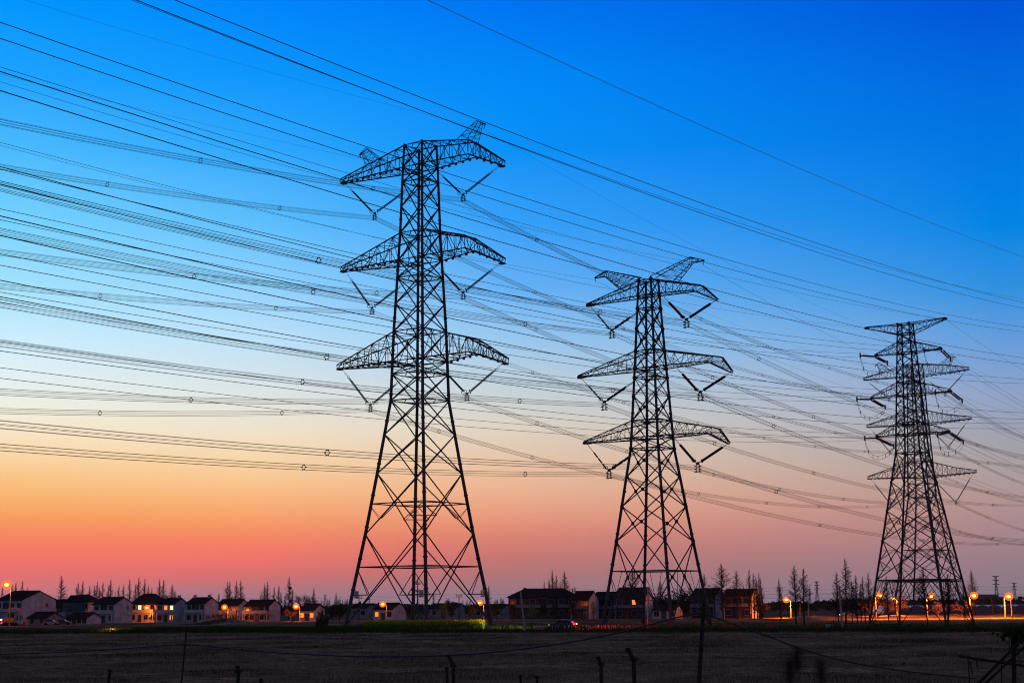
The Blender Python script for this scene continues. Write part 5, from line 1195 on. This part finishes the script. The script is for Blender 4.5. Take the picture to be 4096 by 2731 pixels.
for px, py, s in ((2082, 2700, 'left'), (2148, 2706, 'right')): post(px, py, px+8, 46, 0.045, '%s one of two low dark stakes at the bottom, right of centre' % s)
a = at(2815, 2405, 34); b = Vector((gx(2745, 34), 34, -0.1)); mb = MB(); mb.tube((0, 0, 0), a-b, 0.062, 0.042, n=9); tag(mb.build('leaning_post', M['wood'], None, b), 'tall thick black leaning post carrying the slack cables', 'post')
top_big = at(2806, 2447, 34)
a = at(748, 2503, 40); b = Vector((gx(690, 40), 40, -0.1)); mb = MB(); mb.path([Vector((0, 0, 0)), (a-b)*0.5+Vector((0.06, 0, 0)), a-b], 0.028, 6, r2=0.022); tag(mb.build('leaning_pole', M['wood'], None, b), 'thin dark leaning stick carrying the slack cable, bottom left', 'pole')
def cable(pts, r, label, name='slack_cable'):
    P0 = pts[0]; out = []
    for i in range(len(pts)-1):
        p0, p1, p2, p3 = pts[max(i-1, 0)], pts[i], pts[i+1], pts[min(i+2, len(pts)-1)]
        for k in range(8):
            t = k/8; out.append(0.5*((2*p1)+(p2-p0)*t+(2*p0-5*p1+4*p2-p3)*t*t+(3*p1-p0-3*p2+p3)*t*t*t)-P0)
    out.append(pts[-1]-P0); mb = MB(); mb.path(out, r, 5); tag(mb.build(name, M['cable'], None, P0), label, 'cable', 'slack cables over the field')
cable([at(-120, 2617, 42), at(0, 2615, 42), at(260, 2606, 41.5), at(500, 2592, 41), at(734, 2574, 40)], 0.016, 'black slack cable from the left edge to the thin leaning stick')
cable([at(734, 2575, 40), at(880, 2588, 39.5), at(1040, 2604, 39), at(1280, 2618, 38), at(1500, 2625, 37.5), at(1780, 2620, 37), at(2048, 2599, 36.5), at(2350, 2555, 36), at(2560, 2507, 35), at(2700, 2470, 34.5), top_big], 0.018, 'long black slack cable between the thin stick and the thick leaning post')
cable([top_big, at(2880, 2475, 34), at(2980, 2512, 34), at(3072, 2543, 34), at(3200, 2592, 34), at(3380, 2642, 34), at(3600, 2680, 34), at(3900, 2712, 34)], 0.016, 'black slack cable descending right from the thick leaning post')
cable([at(2790, 2450, 34), at(2700, 2530, 35), at(2600, 2600, 37), at(2535, 2636, 44)], 0.005, 'hair-thin pale wire from the thick leaning post to the tallest bent post', 'thin_wire')
# broken timber frame, bottom right
root = thing('timber_rack', 'dark broken timber rack with diagonal poles in the bottom right corner', 'rack', (gx(4000, 30), 30, 0))
O = Vector(root.location)
def bar(p0, p1, D0_, D1_, r, nm): mb = MB(); mb.tube(at(*p0, D0_)-O, at(*p1, D1_)-O, r, r*0.9, n=7); mb.build(nm, M['wood'], root)
bar((3835, 2622), (4150, 2670), 30, 30, 0.028, 'rail'); bar((4052, 2510), (4058, 2790), 30, 30, 0.045, 'post'); bar((3870, 2775), (4125, 2520), 30, 29.5, 0.03, 'brace'); bar((3880, 2790), (4140, 2545), 30, 29.8, 0.025, 'brace')
for x, y0, y1 in ((3872, 2635, 2790), (4006, 2650, 2790), (3880, 2640, 2700), (3905, 2640, 2670)): bar((x, y0), (x+random.uniform(-8, 14), y1), 30.1, 30.1, 0.013, 'stake')
mb = MB(); r = random.Random(4)
for _ in range(900):
    p = at(4085+r.gauss(0, 26), 2528+abs(r.gauss(0, 14))-10, 30+r.gauss(0, .15))-O; a = Vector((r.gauss(0, 1), r.gauss(0, 1), r.gauss(0, 1))).normalized()*0.035; b = a.cross(Vector((r.gauss(0, 1), 1, 0))).normalized()*0.03; mb.quad(p-a-b, p+a-b, p+a+b, p-a+b)
for _ in range(70):
    p = at(4060+r.gauss(0, 30), 2560+r.uniform(0, 60), 30)-O; mb.tube(p, p+Vector((r.gauss(0, .12), r.gauss(0, .05), r.gauss(0.05, .18))), 0.004, n=3, cap=False)
mb.build('tangled_vine', M['leaf'], root)
for px, py, s in ((3190, 2640, 'highest'), (3160, 2690, 'leftmost'), (3285, 2690, 'rightmost')):
    D0 = 1.7; c = at(px, py, D0); root = thing('reed_plume', 'blurred brown reed plume close to the lens at the bottom right, %s of three' % s, 'reed', (c.x, D0, 0), 0, 'near reed plumes')
    mb = MB(); mb.path([(0.06, 0, 0), (0.03, 0, c.z*0.5), (0, 0, c.z)], 0.0006, 4); mb.build('stem', M['twig'], root)
    mb = MB(); hp = [(0.0015*math.sin(k*1.7), 0.0015*math.cos(k*2.3), c.z-0.012+0.024*k/40) for k in range(41)]; mb.path(hp, 0.0005, 3)
    for k in range(200):
        q = Vector(hp[k % 41]); d = Vector((r.gauss(0, 1), r.gauss(0, 1), r.uniform(0.1, 1.2))).normalized()*r.uniform(0.004, 0.013); mb.path([q, q+d*0.5, q+d+Vector((0, 0, -0.001))], 0.00022, 3)
    mb.build('plume', M['twig'], root)
fc = thing('car', 'tiny far car with white headlights on the village street, right of the first right-hand lamp', 'car', (gx(3388, 452), 452, 0), math.pi)
mb = MB(); prism(mb, pr_, 0.86); mb.build('body', M['car'], fc); mb = MB(); prism(mb, [(-1.75, 1.0), (-1.2, 1.45), (0.35, 1.46), (1.05, 1.0)], 0.76, 0.82); mb.build('cabin', M['glass'], fc)
for x in (-1.35, 1.35):
    for y in (-0.8, 0.8): mb = MB(); mb.tube((x, y-0.11, 0.32), (x, y+0.11, 0.32), 0.32, n=10); mb.build('wheel', M['black'], fc)
for y in (-0.6, 0.6): mb = MB(); mb.box((2.15, y, 0.66), (0.1, 0.34, 0.2)); mb.build('headlight', M['sodium'], fc)
# ------------------------------------------------------------------ evening haze
HAZE = 0.000035
if HAZE:
    mb = MB(); mb.box((0, 2350, 59), (7200, 5500, 122)); hz_ = bpy.data.materials.new('evening_haze'); hz_.use_nodes = True; t = hz_.node_tree
    for n in list(t.nodes):
        if n.type != 'OUTPUT_MATERIAL': t.nodes.remove(n)
    pv = t.nodes.new('ShaderNodeVolumePrincipled'); pv.inputs['Color'].default_value = (0.75, 0.75, 0.85, 1); pv.inputs['Density'].default_value = HAZE; t.links.new(pv.outputs[0], [n for n in t.nodes if n.type == 'OUTPUT_MATERIAL'][0].inputs['Volume'])
    tag(mb.build('haze', hz_), kind='stuff')
